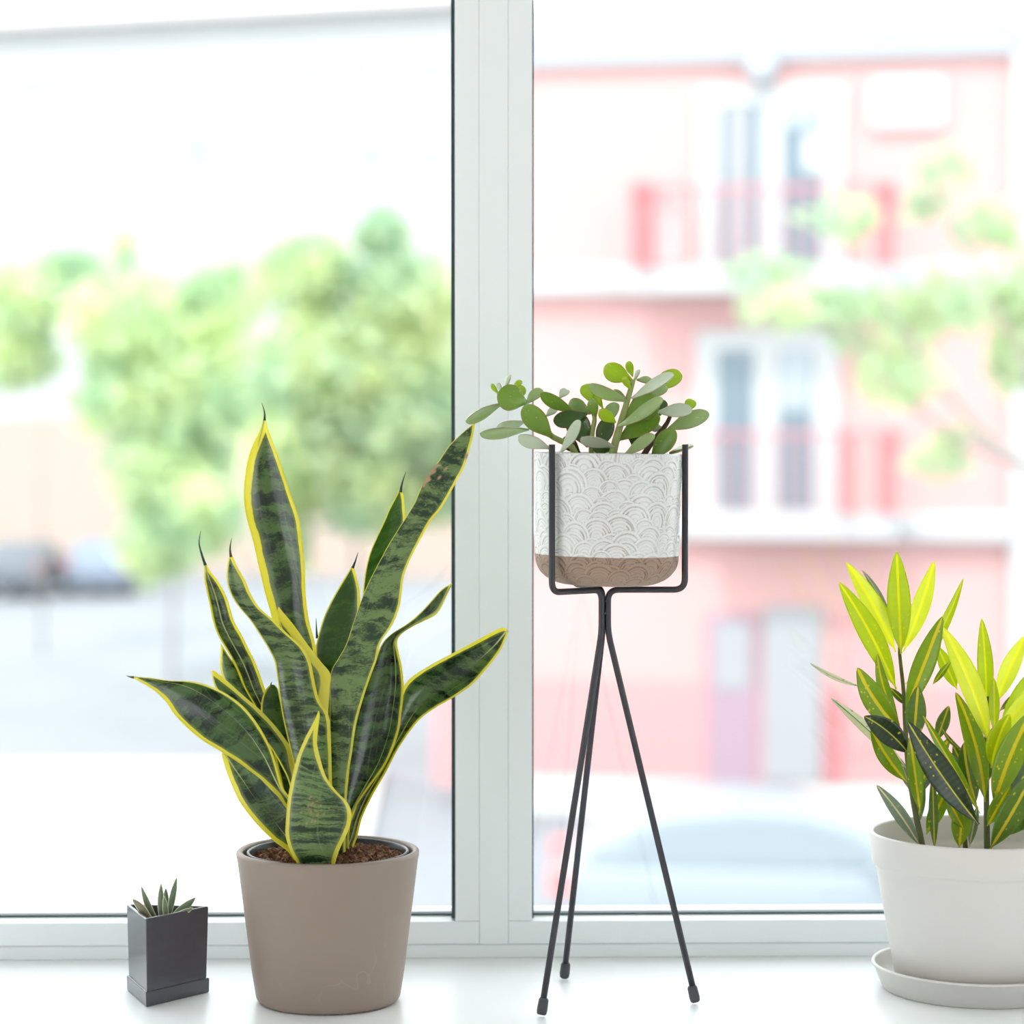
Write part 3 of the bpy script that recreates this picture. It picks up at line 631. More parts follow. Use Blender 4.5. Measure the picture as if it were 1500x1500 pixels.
leafB2 = [(455, 1180, 482, 1180), (452, 1090, 482, 1090), (448, 1045, 481, 1045), (446, 1015, 483.5, 1008), (440, 990, 484.5, 988), (430, 966, 470, 969), (420, 940, 450, 943), (411, 916, 430, 915), (406, 898, 414, 896), (407.6, 889, 408.6, 889)]
ribbon_leaf('leaf', leafB2, YP - 0.008, SN, snake, cup=-0.10, ml=0.001, mr=0.014, tone=0.95, seed=3)
leafC = [(430, 1268, 452, 1268), (415, 1180, 440, 1180), (395, 1100, 420, 1100), (378, 1045, 404, 1050), (359, 1010, 388.5, 1010), (351, 990, 381.5, 990), (342, 970, 374, 970), (330.5, 950, 364, 950), (319, 930, 354, 930), (312, 910, 343, 910), (308, 890, 337, 890), (303.4, 870, 330, 870), (299.4, 850, 318.5, 850), (299, 838, 309, 838), (299.4, 824, 301.6, 824)]
o = ribbon_leaf('leaf', leafC, YP + 0.004, SN, snake, cup=0.34, ml=0.0022, mr=0.0040, tone=0.45, stripe=0.42, seed=4)
spike([(300.8, 828), (295.5, 812), (291.6, 795), (294.2, 777)], YP + 0.004, 0.0013, M['spike_dark'], o)
leafC2 = [(400, 1150, 420, 1150), (372, 1060, 395, 1060), (345, 1025, 372, 1025), (330, 1002, 358, 1005), (323, 982, 347, 978), (322.4, 966, 336, 962), (323, 953, 329, 951), (323.4, 943, 324.2, 943)]
ribbon_leaf('leaf', leafC2, YP + 0.014, SN, snake, cup=-0.15, ml=0.003, mr=0.0015, tone=0.55, seed=5)
leafD = [(440, 1262, 448, 1240), (432, 1210, 436, 1190), (419, 1184, 422, 1165), (394, 1152, 413, 1150), (360, 1125, 402, 1110), (340, 1111, 391, 1084), (322, 1100, 377, 1060), (297, 1085, 359, 1037), (274, 1066, 339, 1021), (256, 1047, 319, 1009.5), (243, 1028, 297, 1001.5), (229, 1014, 274, 997.5), (214, 1004, 250, 997), (201, 996.5, 222, 993), (192, 992, 197, 991)]
o = ribbon_leaf('leaf', leafD, YP - 0.036, SN, snake, cup=0.28, ml=0.0050, mr=0.0030, tone=0.18, stripe=0.70, lean=-0.045, seed=6, fold=-0.04)
spike([(196, 992.3), (191, 991.6), (185, 989.5)], YP - 0.036 - 0.045, 0.0012, M['spike_brown'], o)
leafD2 = [(440, 1220, 452, 1215), (424, 1150, 438, 1150), (412, 1122, 431, 1120), (398, 1098, 427, 1098), (382, 1078, 416, 1080), (364, 1060, 399, 1058.5), (345, 1040, 379, 1038), (328, 1022, 359, 1021), (316, 1008, 339, 1003), (311, 994, 321, 987.5), (310.4, 982, 311.8, 981)]
ribbon_leaf('leaf', leafD2, YP - 0.018, SN, snake, cup=0.14, ml=0.002, mr=0.0065, tone=0.22, seed=7)
leafE = [(425, 1220, 450, 1220), (412, 1150, 438, 1150), (396, 1085, 426, 1085), (384, 1052, 418, 1052), (382, 1036, 413, 1036), (384, 1022, 410, 1022), (390, 1009, 407, 1009), (396, 1003, 402, 1003)]
o = ribbon_leaf('leaf', leafE, YP - 0.006, SN, snake, cup=0.12, ml=0.0022, mr=0.001, tone=0.15, seed=8, glow=0.4)
spike([(398, 1006), (397, 1002), (398.4, 998.5)], YP - 0.006, 0.001, M['spike_brown'], o)
_fr = random.Random(3); _scars = [(_fr.gauss(0.375, 0.035), _fr.gauss(0.42, 0.09), _fr.uniform(0.004, 0.012)) for _ in range(34)]
def dryF(t, u):
    return max([0.0] + [0.75 * max(0.0, 1 - math.hypot(t - a, (u - b) * 0.45) / c) for a, b, c in _scars])
leafF = [(440, 1290, 486, 1290), (436, 1268, 490, 1268), (424.5, 1245, 497, 1245), (418.5, 1225, 506, 1226), (418.5, 1206, 513.3, 1208), (420.5, 1178, 515, 1191), (423.5, 1158, 508.5, 1175), (427, 1141, 493, 1159), (431, 1124, 478, 1138), (436, 1107, 468.5, 1109), (446, 1083, 464.5, 1088), (455.5, 1065, 466.2, 1066), (463, 1050, 468.3, 1050), (466.2, 1041.5, 467.6, 1041.5)]
ribbon_leaf('leaf', leafF, YP - 0.050, SN, snake, cup=-0.10, ml=0.0045, mr=0.0055, tone=0.72, lean=-0.012, seed=9, freq=2.6, n=150, m=41, dry=dryF)
leafG = [(478, 1275, 506, 1275), (480, 1200, 507, 1200), (482, 1140, 510, 1140), (483, 1100, 516, 1100), (483, 1060, 522, 1060), (483, 1020, 533, 1020), (485, 985, 545, 985), (496, 964, 552, 966), (507, 944, 558, 941), (518, 911, 575, 915), (529, 879, 586, 886), (541, 851, 591, 848), (554, 826, 598, 826), (568, 800, 609, 803), (584, 774, 621, 781), (598, 752, 632, 762), (608, 735, 646, 745), (619, 709, 659, 723), (630, 691, 671, 701), (643, 675, 680, 684), (658, 653, 688, 658), (676, 635, 692.5, 641), (688, 625, 695, 627), (694, 620.5, 696, 620.5)]
def dryG(t, u):
    a = 0.9 * max(0.0, min(1.0, (0.15 + 0.05 * math.sin(t * 210) - u) / 0.04)) if 0.735 < t < 0.815 else 0.0
    for (tc, uc, rr) in ((0.806, 0.42, 0.05), (0.772, 0.40, 0.055), (0.852, 0.98, 0.10), (0.945, 0.12, 0.10)):
        d = math.hypot((t - tc) / 0.0075, (u - uc) / rr); a = max(a, min(1.0, max(0.0, 1.5 - 1.2 * d)))
    return max(a, 1.0 if t > 0.99 else 0.0)
ribbon_leaf('leaf', leafG, YP - 0.010, SN, snake, cup=-0.08, ml=0.0008, mr=0.0030, tone=0.85, seed=10, n=220, m=33, dry=dryG, lean=0.02)
leafH = [(500, 1100, 525, 1100), (512, 1000, 545, 1000), (522, 930, 560, 930), (530, 880, 575, 880), (532.5, 858, 582, 850), (535.5, 836, 587, 825), (541, 813, 591, 800), (549, 793, 593, 780), (560.5, 768, 594, 762), (571, 744, 593, 744), (580, 727, 591, 727), (585, 717, 588.6, 717)]
o = ribbon_leaf('leaf', leafH, YP + 0.016, SN, snake, cup=0.12, ml=0.0014, mr=0.0035, tone=0.40, seed=11, glow=1.0)
spike([(586.8, 721), (589, 708), (595, 690)], YP + 0.016, 0.0013, M['spike_dark'], o)
leafI = [(472, 1200, 495, 1200), (470, 1100, 505, 1100), (466, 1030, 515, 1030), (464, 985, 520, 985), (462.5, 950, 524, 950), (466, 932, 526, 925), (474, 905, 527, 900), (485.5, 880, 527.5, 876), (495.5, 862, 526.5, 862), (504, 848, 523.5, 848), (511, 837, 519.5, 835), (515.5, 829, 518, 829)]
o = ribbon_leaf('leaf', leafI, YP + 0.012, SN, snake, cup=0.10, ml=0.0016, mr=0.0036, tone=0.12, seed=12, glow=0.8)
spike([(516.5, 832), (520.5, 822), (524.6, 809)], YP + 0.012, 0.0013, M['spike_dark'], o)
spike([(464.5, 935), (463.6, 922), (463, 905)], YP + 0.02, 0.0012, M['spike_dark'], o)
leafJ = [(492, 1265, 512, 1265), (498, 1220, 512, 1218), (503, 1188, 520, 1185), (508, 1150, 542, 1152), (512, 1112, 566, 1118), (518, 1072, 583, 1076), (525, 1040, 588.5, 1042), (534, 1010, 591.3, 1008), (545, 980, 589, 978), (553, 958, 584, 955), (561, 941, 581.8, 940), (574, 928, 588, 929), (596, 914, 606, 917), (615, 898, 622, 909.5), (632, 880, 641, 898), (645, 865, 655.5, 871), (661, 854.5, 662.6, 855)]
ribbon_leaf('leaf', leafJ, YP + 0.002, SN, snake, cup=0.28, ml=0.0012, mr=0.0030, tone=0.12, stripe=0.80, lean=0.015, seed=13, n=72)
leafK = [(490, 1272, 511, 1270), (495, 1245, 516, 1246), (503, 1222, 524, 1224), (512, 1195, 531, 1197), (525, 1163, 547, 1163), (545, 1132, 565, 1132), (560, 1102, 582, 1099), (572, 1072, 600, 1072), (580, 1042, 617, 1052), (588, 1012, 640, 1035.5), (602, 993, 664, 1022), (630, 974.5, 690, 1004), (660, 958.5, 709, 984), (690, 942.5, 723, 967), (716, 928.5, 734.5, 950), (734, 919.8, 742, 933), (743, 922, 744.5, 925)]
ribbon_leaf('leaf', leafK, YP + 0.010, SN, snake, cup=0.38, ml=0.0045, mr=0.0028, tone=0.28, stripe=0.62, lean=0.01, seed=14, n=72, dry=lambda t, u: 1.0 if t > 0.992 else 0.0)
leafL = [(432, 1262, 440, 1245), (420, 1246, 434, 1222), (400, 1231, 430, 1200), (374, 1205, 425, 1182), (352, 1176, 402, 1160), (339.5, 1150, 378, 1136), (330, 1125, 352, 1114), (324.5, 1104, 332, 1100)]
ribbon_leaf('leaf', leafL, YP - 0.030, SN, snake, cup=0.14, ml=0.0060, mr=0.0012, tone=0.35, stripe=0.45, lean=-0.012, seed=15)

# ================================================================== SMALL TRIANGULAR PLANTER
fc = G(214, 1476)
tri = empty('triangular_planter', (fc.x + 0.012, fc.y + 0.038, 0), label='small charcoal triangular planter with a striped succulent', cat='potted plant')
T0 = Vector((fc.x, fc.y)); T1 = Vector(G(307.5, 1453.5)[:2]); T2 = Vector(G(185.5, 1450)[:2])
Tc = (T0 + T1 + T2) / 3
def tri_shell(k0, k1, z0, z1, wall, zfloor):
    """triangular open box: outer corner scale k0 at the bottom, k1 at the top"""
    bm = bmesh.new()
    def ring(k, z): return [bm.verts.new((*(Tc + (t - Tc) * k), z)) for t in (T0, T1, T2)]
    a, b, c, d = ring(k0, z0), ring(k1, z1), ring(k1 - wall, z1), ring(k0 - wall, zfloor)
    bm.faces.new(list(reversed(a))); bm.faces.new(d)
    for p, q in ((a, b), (b, c), (c, d)):
        for i in range(3): bm.faces.new((p[i], p[(i + 1) % 3], q[(i + 1) % 3], q[i]))
    bmesh.ops.recalc_face_normals(bm, faces=bm.faces)
    bmesh.ops.bevel(bm, geom=list(bm.edges), offset=0.0009, segments=2, affect='EDGES', profile=0.5)
    me = bpy.data.meshes.new('mesh'); bm.to_mesh(me); bm.free(); return me
link('saucer', tri_shell(0.99, 1.0, 0.0, 0.0125, 0.10, 0.006), M['charcoal'], tri)
zt_ = P(213, 1346, fc.y).z
link('pot', tri_shell(0.93, 0.985, 0.0062, zt_, 0.12, 0.02), M['charcoal'], tri)
so = []; 
bm = bmesh.new(); vs = [bm.verts.new((*(Tc + (t - Tc) * 0.855), zt_ - 0.010)) for t in (T0, T1, T2)]; f0 = bm.faces.new(vs)
bmesh.ops.subdivide_edges(bm, edges=list(bm.edges), cuts=14, use_grid_fill=True)
for v in bm.verts: v.co.z += random.uniform(-0.001, 0.0015)
me = bpy.data.meshes.new('mesh'); bm.to_mesh(me); bm.free()
so = link('soil', me, M['soil'], tri); so['kind'] = 'stuff'
YT = Tc.y
for i, (bx, by, mx, my, tx, ty, w, dd, tone) in enumerate(((228, 1345, 216, 1330, 207, 1298, 10, -0.004, 0.1), (236, 1348, 235, 1322, 236, 1294, 10, -0.008, 0.2), (240, 1342, 243, 1320, 243, 1301, 10, 0.004, 0.0), (247, 1345, 252, 1316, 259, 1285, 10, 0.0, 0.0), (222, 1350, 208, 1330, 194, 1317, 12, -0.012, 0.9), (250, 1346, 268, 1332, 286, 1315, 13, -0.002, 0.05), (252, 1348, 264, 1338, 283, 1330, 10, -0.010, 0.3), (243, 1350, 243, 1332, 240, 1312, 9, -0.014, 0.25))):
    rows = []
    for (t, wf_) in ((0, .55), (.2, .8), (.45, 1), (.7, .85), (.88, .5), (.97, .24), (1, .06)):
        x = (1 - t) ** 2 * bx + 2 * t * (1 - t) * mx + t * t * tx; y = (1 - t) ** 2 * by + 2 * t * (1 - t) * my + t * t * ty
        gx = 2 * (1 - t) * (mx - bx) + 2 * t * (tx - mx); gy = 2 * (1 - t) * (my - by) + 2 * t * (ty - my); L = math.hypot(gx, gy)
        nx, ny = -gy / L, gx / L; h = w / 2 * wf_; rows.append((x - nx * h if nx > 0 else x + nx * h, y - ny * h if nx > 0 else y + ny * h, x + abs(nx) * h, y + (ny * h if nx > 0 else -ny * h)))
    ribbon_leaf('leaf', rows, YT + 0.002 + dd * 0.7, M['succ'], tri, cup=-0.25, ml=0.0009, mr=0.0009, tone=tone, n=18, m=9, thick=0.0016, seed=i, lean=0.004)

# ================================================================== WIRE PLANT STAND
ft = [G(793, 1490), G(1019, 1471), G(826.5, 1435)]
cx_, cy_ = sum(p.x for p in ft) / 3, sum(p.y for p in ft) / 3
cx_ = P(885, 900, cy_).x
stand = empty('plant_stand', (cx_, cy_, 0), label='black wire tripod plant stand with three legs', cat='plant stand')
zc = P(885, 862, cy_).z; r_w = 0.0026
ztips = [P(809, 651, cy_ - 0.045).z, P(1004, 651, cy_ - 0.015).z, P(870, 655, cy_ + 0.06).z]
angs = [math.atan2(p.y - cy_, p.x - cx_) for p in ft]
up = [(P(808.5, 750, cy_ - 0.046).x, cy_ - 0.046), (P(1003.5, 750, cy_ - 0.016).x, cy_ - 0.016), (cx_ - 0.022, cy_ + 0.0635)]
zn = P(885, 926, cy_).z
for i in range(3):
    ca = [math.atan2(up[i][1] - cy_, up[i][0] - cx_)][0]; d = Vector((math.cos(ca), math.sin(ca), 0)) * 0.0032
    c = Vector((cx_, cy_, 0)) + d
    pth = fillet([(up[i][0], up[i][1], ztips[i]), (up[i][0], up[i][1], zc), (c.x, c.y, zc - 0.001), (c.x, c.y, zn), (ft[i].x, ft[i].y, 0.004)], 0.009)
    leg = link('wire_leg', tube(pth, r_w, 14), M['stand'], stand, True)
    dv = (Vector((ft[i].x, ft[i].y, 0.0)) - Vector((c.x, c.y, zn))).normalized(); f = Vector((ft[i].x, ft[i].y, 0.0018))
    link('rubber_foot', tube([f, f - dv * 0.001, f - dv * 0.004, f - dv * 0.012, f - dv * 0.0135], [0.0030, 0.0039, 0.0043, 0.0040, 0.0032], 16), M['rubber'], leg, True)
for zz in (0.55, 0.9):
    z_ = zn + (zc - zn) * zz * 0.8
    link('weld', lathe([(0.001, -0.0012), (0.0034, -0.0009), (0.0034, 0.0009), (0.001, 0.0012)], (cx_, cy_, z_), 16), M['stand'], stand, True)

# ================================================================== CARVED PLANTER WITH JADE PLANT
px_, py_ = P(888, 760, cy_ ).x, cy_ - 0.001
zb_ = zc + 0.0032
Hp = P(888, 664.5, py_ - 0.0605).z - zb_
jade = empty('jade_planter', (px_, py_, zb_), label='white scallop-carved planter holding a jade plant on the wire stand', cat='potted plant')
jade.rotation_euler = (0, math.radians(1.0), 0)
RT, RB = 0.0600, 0.0578
def outer_profile():
    pts = [(0.0, 0.0), (0.015, 0.0), (0.030, 0.0002)]
    pts += [(0.030 + (RB - 0.030) * math.sin(math.radians(a)), 0.0002 + 0.022 * (1 - math.cos(math.radians(a)))) for a in range(3, 91, 1)]
    return pts
pr = outer_profile(); zs0 = pr[-1][1]
NA, NZ = 760, 200
zz = np.linspace(zs0, Hp - 0.0012, NZ)
prof_r = np.concatenate([[p[0] for p in pr], RB + (RT - RB) * (zz[1:] - zs0) / (Hp - zs0)]); prof_z = np.concatenate([[p[1] for p in pr], zz[1:]])
# arc length along the profile, fans drawn row by row from the top down
arc = np.concatenate([[0], np.cumsum(np.hypot(np.diff(prof_r), np.diff(prof_z)))])
ang = np.linspace(0, 2 * np.pi, NA, endpoint=False); U = ang * 0.059; CIRC = 2 * np.pi * 0.059
UU, VV = np.meshgrid(U, arc, indexing='ij'); groove = np.zeros_like(UU); relief = np.zeros_like(UU)
frs = np.random.default_rng(31); top_arc = arc[-1]
fans = []
row = top_arc + 0.002
while row > 0.012:
    u = frs.uniform(0, 0.01)
    while u < CIRC - 0.004:
        rad = frs.uniform(0.0085, 0.0155); fans.append((u, row + frs.uniform(-0.004, 0.004) - 0.006, rad)); u += rad * frs.uniform(1.15, 1.5)
    row -= frs.uniform(0.0075, 0.0095)
fans.sort(key=lambda f: -f[1])
for (fu, fv, fr) in fans:
    du = (UU - fu + CIRC / 2) % CIRC - CIRC / 2; dv = VV - fv
    d = np.sqrt(du ** 2 + (dv * 0.92) ** 2) / fr; ins = d < 1
    nr = frs.integers(3, 6); off = frs.uniform(0, 0.2); sh = frs.uniform(0.25, 0.6)
    ph = (0.84 - d) / 0.84 * nr + off
    g = np.where(d > 0.84, 0.0, np.clip(2.7 * np.abs(((ph + 0.35 * np.sin(np.arctan2(dv, du) * 2 + fu * 300) * 0.3) % 1) - 0.5) - 0.42, 0, 1) * (0.55 + 0.45 * (np.abs(du) / fr > sh)))
    g = np.where((d > 0.76) & (d < 0.84), np.maximum(g, 0.55), g); g = np.where(d > 0.985, 0.9, g)
    groove = np.where(ins, g, groove); relief = np.where(ins, 0.0006 * (d > 0.84) + 0.0006 * (1 - g) * (d <= 0.84) * 0.7, relief)
fade = np.clip((VV - 0.02) / 0.015, 0, 1); relief *= fade; groove = groove * fade
RR = prof_r[None, :] + relief; ZZ = np.broadcast_to(prof_z[None, :], RR.shape)
nprof = len(prof_r); inner = [(RT + 0.0001, Hp - 0.0003), (RT - 0.0008, Hp), (RT - 0.0026, Hp), (RT - 0.0036, Hp - 0.0008), (RT - 0.0040, Hp - 0.02), (0.0, Hp - 0.021)]
RRf = np.concatenate([RR, np.tile([p[0] for p in inner], (NA, 1))], axis=1); ZZf = np.concatenate([ZZ, np.tile([p[1] for p in inner], (NA, 1))], axis=1)
GG = np.concatenate([groove, np.tile([0.5, 0.3, 0.5, 0.2, 0.2, 0.2], (NA, 1))], axis=1); K = nprof + len(inner)
# the table starts at the pole facing away from the room, so no seam shows
A_ = ang[:, None] + math.pi / 2
VX = RRf * np.cos(A_); VY = RRf * np.sin(A_)
verts = np.stack([VX, VY, ZZf], -1).reshape(-1, 3)
ii = np.arange(NA)[:, None]; jj = np.arange(K - 1)[None, :]; i2 = (ii + 1) % NA
faces = np.stack([ii * K + jj, i2 * K + jj, i2 * K + jj + 1, ii * K + jj + 1], -1).reshape(-1, 4)
me = bpy.data.meshes.new('mesh'); me.from_pydata(verts.tolist(), [], faces.tolist()); me.update()
put_attr(me, 'groove', GG.ravel()); put_attr(me, 'hgt', ZZf.ravel())
link('pot', me, M['glaze'], jade, True, loc=(0, 0, 0))
V, F = soil_disc((0, 0), RT - 0.0042, Hp - 0.012, 0.004, 8, 16, 48); V2, F2 = crumbs((0, 0), RT - 0.006, Hp - 0.012, 0.004, 500, 0.002, 9); n0 = len(V)
so = link('soil', pyd(list(V) + list(V2), F + [tuple(n0 + i for i in f) for f in F2]), M['soil'], jade, loc=(0, 0, 0)); so['kind'] = 'stuff'
def fat_leaf(bx, by, tx, ty, wpx, mat, dy=0.0, dtip=0.0, roll=0.0, curve=0.0, thick=0.0034, parent=None):
    """obovate succulent leaf: wpx is its apparent width, roll turns it towards edge-on, dtip moves the tip in depth"""
    A, B = P(bx, by, py_ + dy), P(tx, ty, py_ + dy + dtip); ax = (B - A); L = ax.length; ax.normalize()
    view = (A - _org).normalized(); side = ax.cross(view).normalized(); nrm = side.cross(ax).normalized()
    ca = math.cos(math.radians(roll)); W = wpx / F_PX * (py_ + dy) / max(0.35, ca) / 2
    s2 = side * ca + nrm * math.sin(math.radians(roll)); n2 = ax.cross(s2).normalized()
    n, m = 22, 20; V, F, RM = [A], [], [0.0]
    for i in range(1, n):
        t = (1 - math.cos(math.pi * i / n)) / 2; cm = 0.60
        if t > cm: w = W * math.sqrt(max(0.0, 1 - ((t - cm) / (1 - cm)) ** 2.2))
        else:
            e_ = t / cm; w = W * (0.16 + 0.84 * (e_ * e_ * (3 - 2 * e_)) ** 0.75)
        th = thick / 2 * math.sqrt(max(0.0, 1 - (2 * t - 1) ** 4)) + 0.0002
        c = A + ax * (L * t) + n2 * (curve * L * (t - 0.5) ** 2 * 4 - curve * L)
        for k in range(m):
            a = 2 * math.pi * k / m; q = math.cos(a)
            V.append(c + s2 * (w * q) + n2 * (th * math.sin(a) * (1 - 0.35 * abs(q)) + 0.36 * w * q * q)); RM.append(abs(q) if t < 0.85 else max(abs(q), (t - 0.85) / 0.15 * 0.96))
    V.append(A + ax * L); RM.append(1.0); e = len(V) - 1
    for k in range(m):
        l = (k + 1) % m; F.append((0, 1 + l, 1 + k)); F.append((e, 1 + (n - 2) * m + k, 1 + (n - 2) * m + l))
        for i in range(n - 2):
            a = 1 + i * m; F.append((a + k, a + l, a + m + l, a + m + k))
    me = pyd(V, F); put_attr(me, 'rim', RM)
    bm = bmesh.new(); bm.from_mesh(me); bmesh.ops.recalc_face_normals(bm, faces=bm.faces); bm.to_mesh(me); bm.free()
    return me
def jlink(name, me, mat, parent, smooth=True):
    o = link(name, me, mat, parent, smooth, loc=None); return o
def jstem(pts, r0, r1, mat, d=0.0):
    q = [P(x, y, py_ + d + (p[0] if p else 0)) for x, y, *p in pts]; q = [Vector(v) for v in catmull([tuple(v) for v in q], 16)]
    return link('stem', tube(q, [r0 + (r1 - r0) * i / 15 for i in range(16)], 10), mat, jade, True)
st_main = jstem([(892, 690), (901, 650), (909, 621), (918, 590), (925, 566), (928, 556)], 0.0036, 0.0018, M['jade_stem'], -0.012)
st_left = jstem([(850, 690), (838, 655), (810, 640), (785, 615), (770, 592), (756, 574)], 0.0030, 0.0016, M['jade_stem'], 0.0)
st_mid = jstem([(866, 690), (867, 638), (871, 613), (866, 600)], 0.0026, 0.0016, M['jade_stem'], 0.004)
st_right = jstem([(930, 690), (950, 655), (968, 632), (978, 618), (985, 600)], 0.0028, 0.0015, M['jade_wood'], 0.006)
J = [  # stem, base, tip, width, material, depth, tip depth, roll, curve
 (st_left, 772, 590, 728.5, 577, 39, 'jade', -0.008, -0.006, 0, 0), (st_left, 737, 591, 682, 617.5, 16, 'jade_mid', -0.004, -0.004, 55, 0.06),
 (st_left, 741, 567, 747.5, 548.5, 7, 'jade_sheen', 0.004, 0.004, 50, 0), (st_left, 730, 577, 720, 562, 7, 'jade_lime', 0.004, 0, 30, 0), (st_left, 735, 574, 729.5, 560, 6, 'jade_sheen', 0.002, 0, 40, 0),
 (st_left, 748, 566, 770, 576, 15, 'jade_lime', 0.005, 0.004, 20, 0), (st_left, 752, 570, 764, 557.5, 9, 'jade_lime', 0.006, 0.004, 30, 0), (st_left, 770, 592, 794, 570, 16, 'jade_mid', 0.006, 0.010, 25, 0),
 (st_left, 809, 641, 767.5, 594, 33, 'jade', -0.010, -0.004, 12, 0), (st_left, 775, 629, 702.5, 635, 16, 'jade_mid', -0.004, -0.004, 58, 0.03), (st_left, 770, 617, 728, 627, 17, 'jade_sheen', 0.003, 0.004, 30, 0),
 (st_left, 806, 657, 759.5, 638.5, 20, 'jade_sheen', -0.014, -0.006, 40, 0.04), (st_mid, 842, 604, 792.5, 575, 20, 'jade', -0.002, -0.006, 35, 0), (st_mid, 819, 583, 832, 570.5, 13, 'jade_sheen', 0.010, 0.006, 30, 0),
 (st_left, 799, 610, 816, 598, 11, 'jade_sheen', 0.008, 0.004, 30, 0), (st_mid, 860, 606, 810.5, 617, 26, 'jade_dark', 0.000, -0.002, 15, 0), (st_mid, 862, 655, 838, 605, 36, 'jade_dark', 0.004, 0.004, 0, 0),
 (st_left, 820, 664, 850, 616, 17, 'jade_sheen', -0.018, -0.010, 42, 0.08), (st_mid, 866, 606, 834, 588, 24, 'jade_mid', 0.006, 0.004, 15, 0), (st_mid, 866, 590, 857, 563, 21, 'jade_lime', 0.012, 0.006, 0, 0),
 (st_mid, 873, 611, 867, 584, 16, 'jade', -0.004, -0.004, 20, 0), (st_mid, 876, 660, 894, 612, 26, 'jade_dark', 0.002, 0.0, 10, 0), (st_mid, 884, 600, 868, 566, 12, 'jade_lime', 0.014, 0, 20, 0),
 (st_main, 926, 557, 885, 537, 29, 'jade_lime', -0.006, 0.0, 15, 0), (st_main, 927, 552, 920.5, 529, 12, 'jade_lime', 0.002, 0.002, 20, 0), (st_main, 925, 571, 913.5, 552, 10, 'jade_lime', -0.016, -0.004, 30, 0),
 (st_main, 929, 557, 937, 541, 6, 'jade_sheen', -0.010, 0, 40, 0), (st_main, 932, 556, 956, 559, 11, 'jade_mid', -0.006, 0.004, 40, 0), (st_main, 952, 572, 998, 547, 27, 'jade_lime', 0.004, 0.006, 18, 0),
 (st_main, 925, 584, 987, 548.5, 17, 'jade_sheen', -0.012, -0.010, 48, 0.02), (st_main, 950, 582, 978, 568, 15, 'jade_mid', -0.002, 0.0, 30, 0), (st_main, 914, 620, 964, 582, 40, 'jade', -0.010, -0.002, 8, 0),
 (st_main, 905, 625, 971.5, 584.5, 19, 'jade_mid', -0.018, -0.014, 50, 0.07), (st_main, 905, 645, 966, 608, 32, 'jade', -0.008, 0.0, 15, 0), (st_main, 921, 588, 863, 562.5, 19, 'jade_mid', -0.014, -0.008, 35, -0.02),
 (st_main, 902, 619, 878, 600, 19, 'jade_lime', -0.018, -0.006, 15, 0), (st_main, 901, 655, 850.5, 642, 17, 'jade_sheen', -0.024, -0.012, 45, 0.05), (st_right, 962, 604, 1014, 602, 21, 'jade_sheen', -0.004, -0.006, 35, 0.02),
 (st_right, 1004, 603, 1016, 586, 17, 'jade_lime', 0.006, 0.004, 15, 0), (st_right, 976, 630, 1039, 606, 25, 'jade_mid', -0.002, -0.006, 20, 0), (st_right, 954, 672, 989, 630, 29, 'jade', -0.014, -0.008, 10, 0),
 (st_main, 914, 667, 959.5, 638, 18, 'jade_mid', -0.022, -0.010, 40, 0.03), (st_right, 972, 628, 952, 622, 14, 'jade_sheen', 0.006, 0.004, 30, 0), (st_right, 980, 664, 1016, 653, 6, 'jade_mid', 0.0, 0.0, 70, 0),
 (st_main, 930, 660, 932, 622, 22, 'jade_dark', 0.006, 0.004, 10, 0), (st_main, 940, 620, 976, 588, 22, 'jade_dark', 0.006, 0.006, 10, 0), (st_mid, 884, 625, 904, 590, 20, 'jade_mid', 0.006, 0.004, 25, 0), (st_main, 896, 660, 868, 650, 22, 'jade_dark', -0.004, -0.004, 10, 0),
 (st_main, 918, 585, 898, 572, 14, 'jade_mid', 0.004, 0.002, 35, 0), (st_mid, 850, 664, 826, 640, 20, 'jade_dark', 0.002, 0.0, 20, 0)]
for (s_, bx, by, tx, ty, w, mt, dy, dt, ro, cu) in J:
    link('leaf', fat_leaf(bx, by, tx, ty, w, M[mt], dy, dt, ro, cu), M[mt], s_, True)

# ================================================================== CROTON
cf = G(1430, 1478.5); R_sb = 0.0770
YC = cf.y + R_sb; xk = P(1432, 1350, YC).x
croton = empty('potted_croton', (xk, YC, 0), label='yellow-green croton with spotted leaves in an off-white pot', cat='potted plant')
R_so = xk - P(1278, 1410, YC).x; z_so = P(1278, 1409, YC).z
prof = [(0.001, 0.0), (R_sb, 0.0), (R_sb + 0.002, 0.001), (R_so - 0.001, z_so - 0.002)] + arc_profile(R_so - 0.0018, z_so - 0.0018, 0.0018, 0, 180, 6) + [(R_so - 0.006, z_so - 0.010), (R_so - 0.010, 0.006), (0.001, 0.005)]
link('saucer', lathe(prof, (xk, YC, 0), 128), M['white_plastic'], croton, True)
R_pt = xk - P(1275.5, 1218, YC).x; z_pt = P(1275.5, 1218, YC).z; z_bd = P(1281, 1264, YC).z; R_pb = xk - P(1308, 1410, YC).x - 0.002
z_pb = 0.0065
prof = [(0.001, z_pb), (R_pb - 0.008, z_pb)] + arc_profile(R_pb - 0.008, z_pb + 0.008, 0.008, -90, -10, 6) + [(R_pt - 0.0052, z_bd - 0.003), (R_pt - 0.0048, z_bd - 0.0014), (R_pt - 0.0026, z_bd), (R_pt - 0.0019, z_bd + 0.0012)]
prof += arc_profile(R_pt - 0.0018, z_pt - 0.0018, 0.0018, 0, 180, 8) + [(R_pt - 0.0050, z_pt - 0.02), (R_pt - 0.0075, z_pt - 0.0245), (R_pt - 0.0105, z_pt - 0.025), (R_pb - 0.004, 0.02), (0.001, 0.02)]
link('pot', lathe(prof, (xk, YC, 0), 128), M['white_plastic'], croton, True)
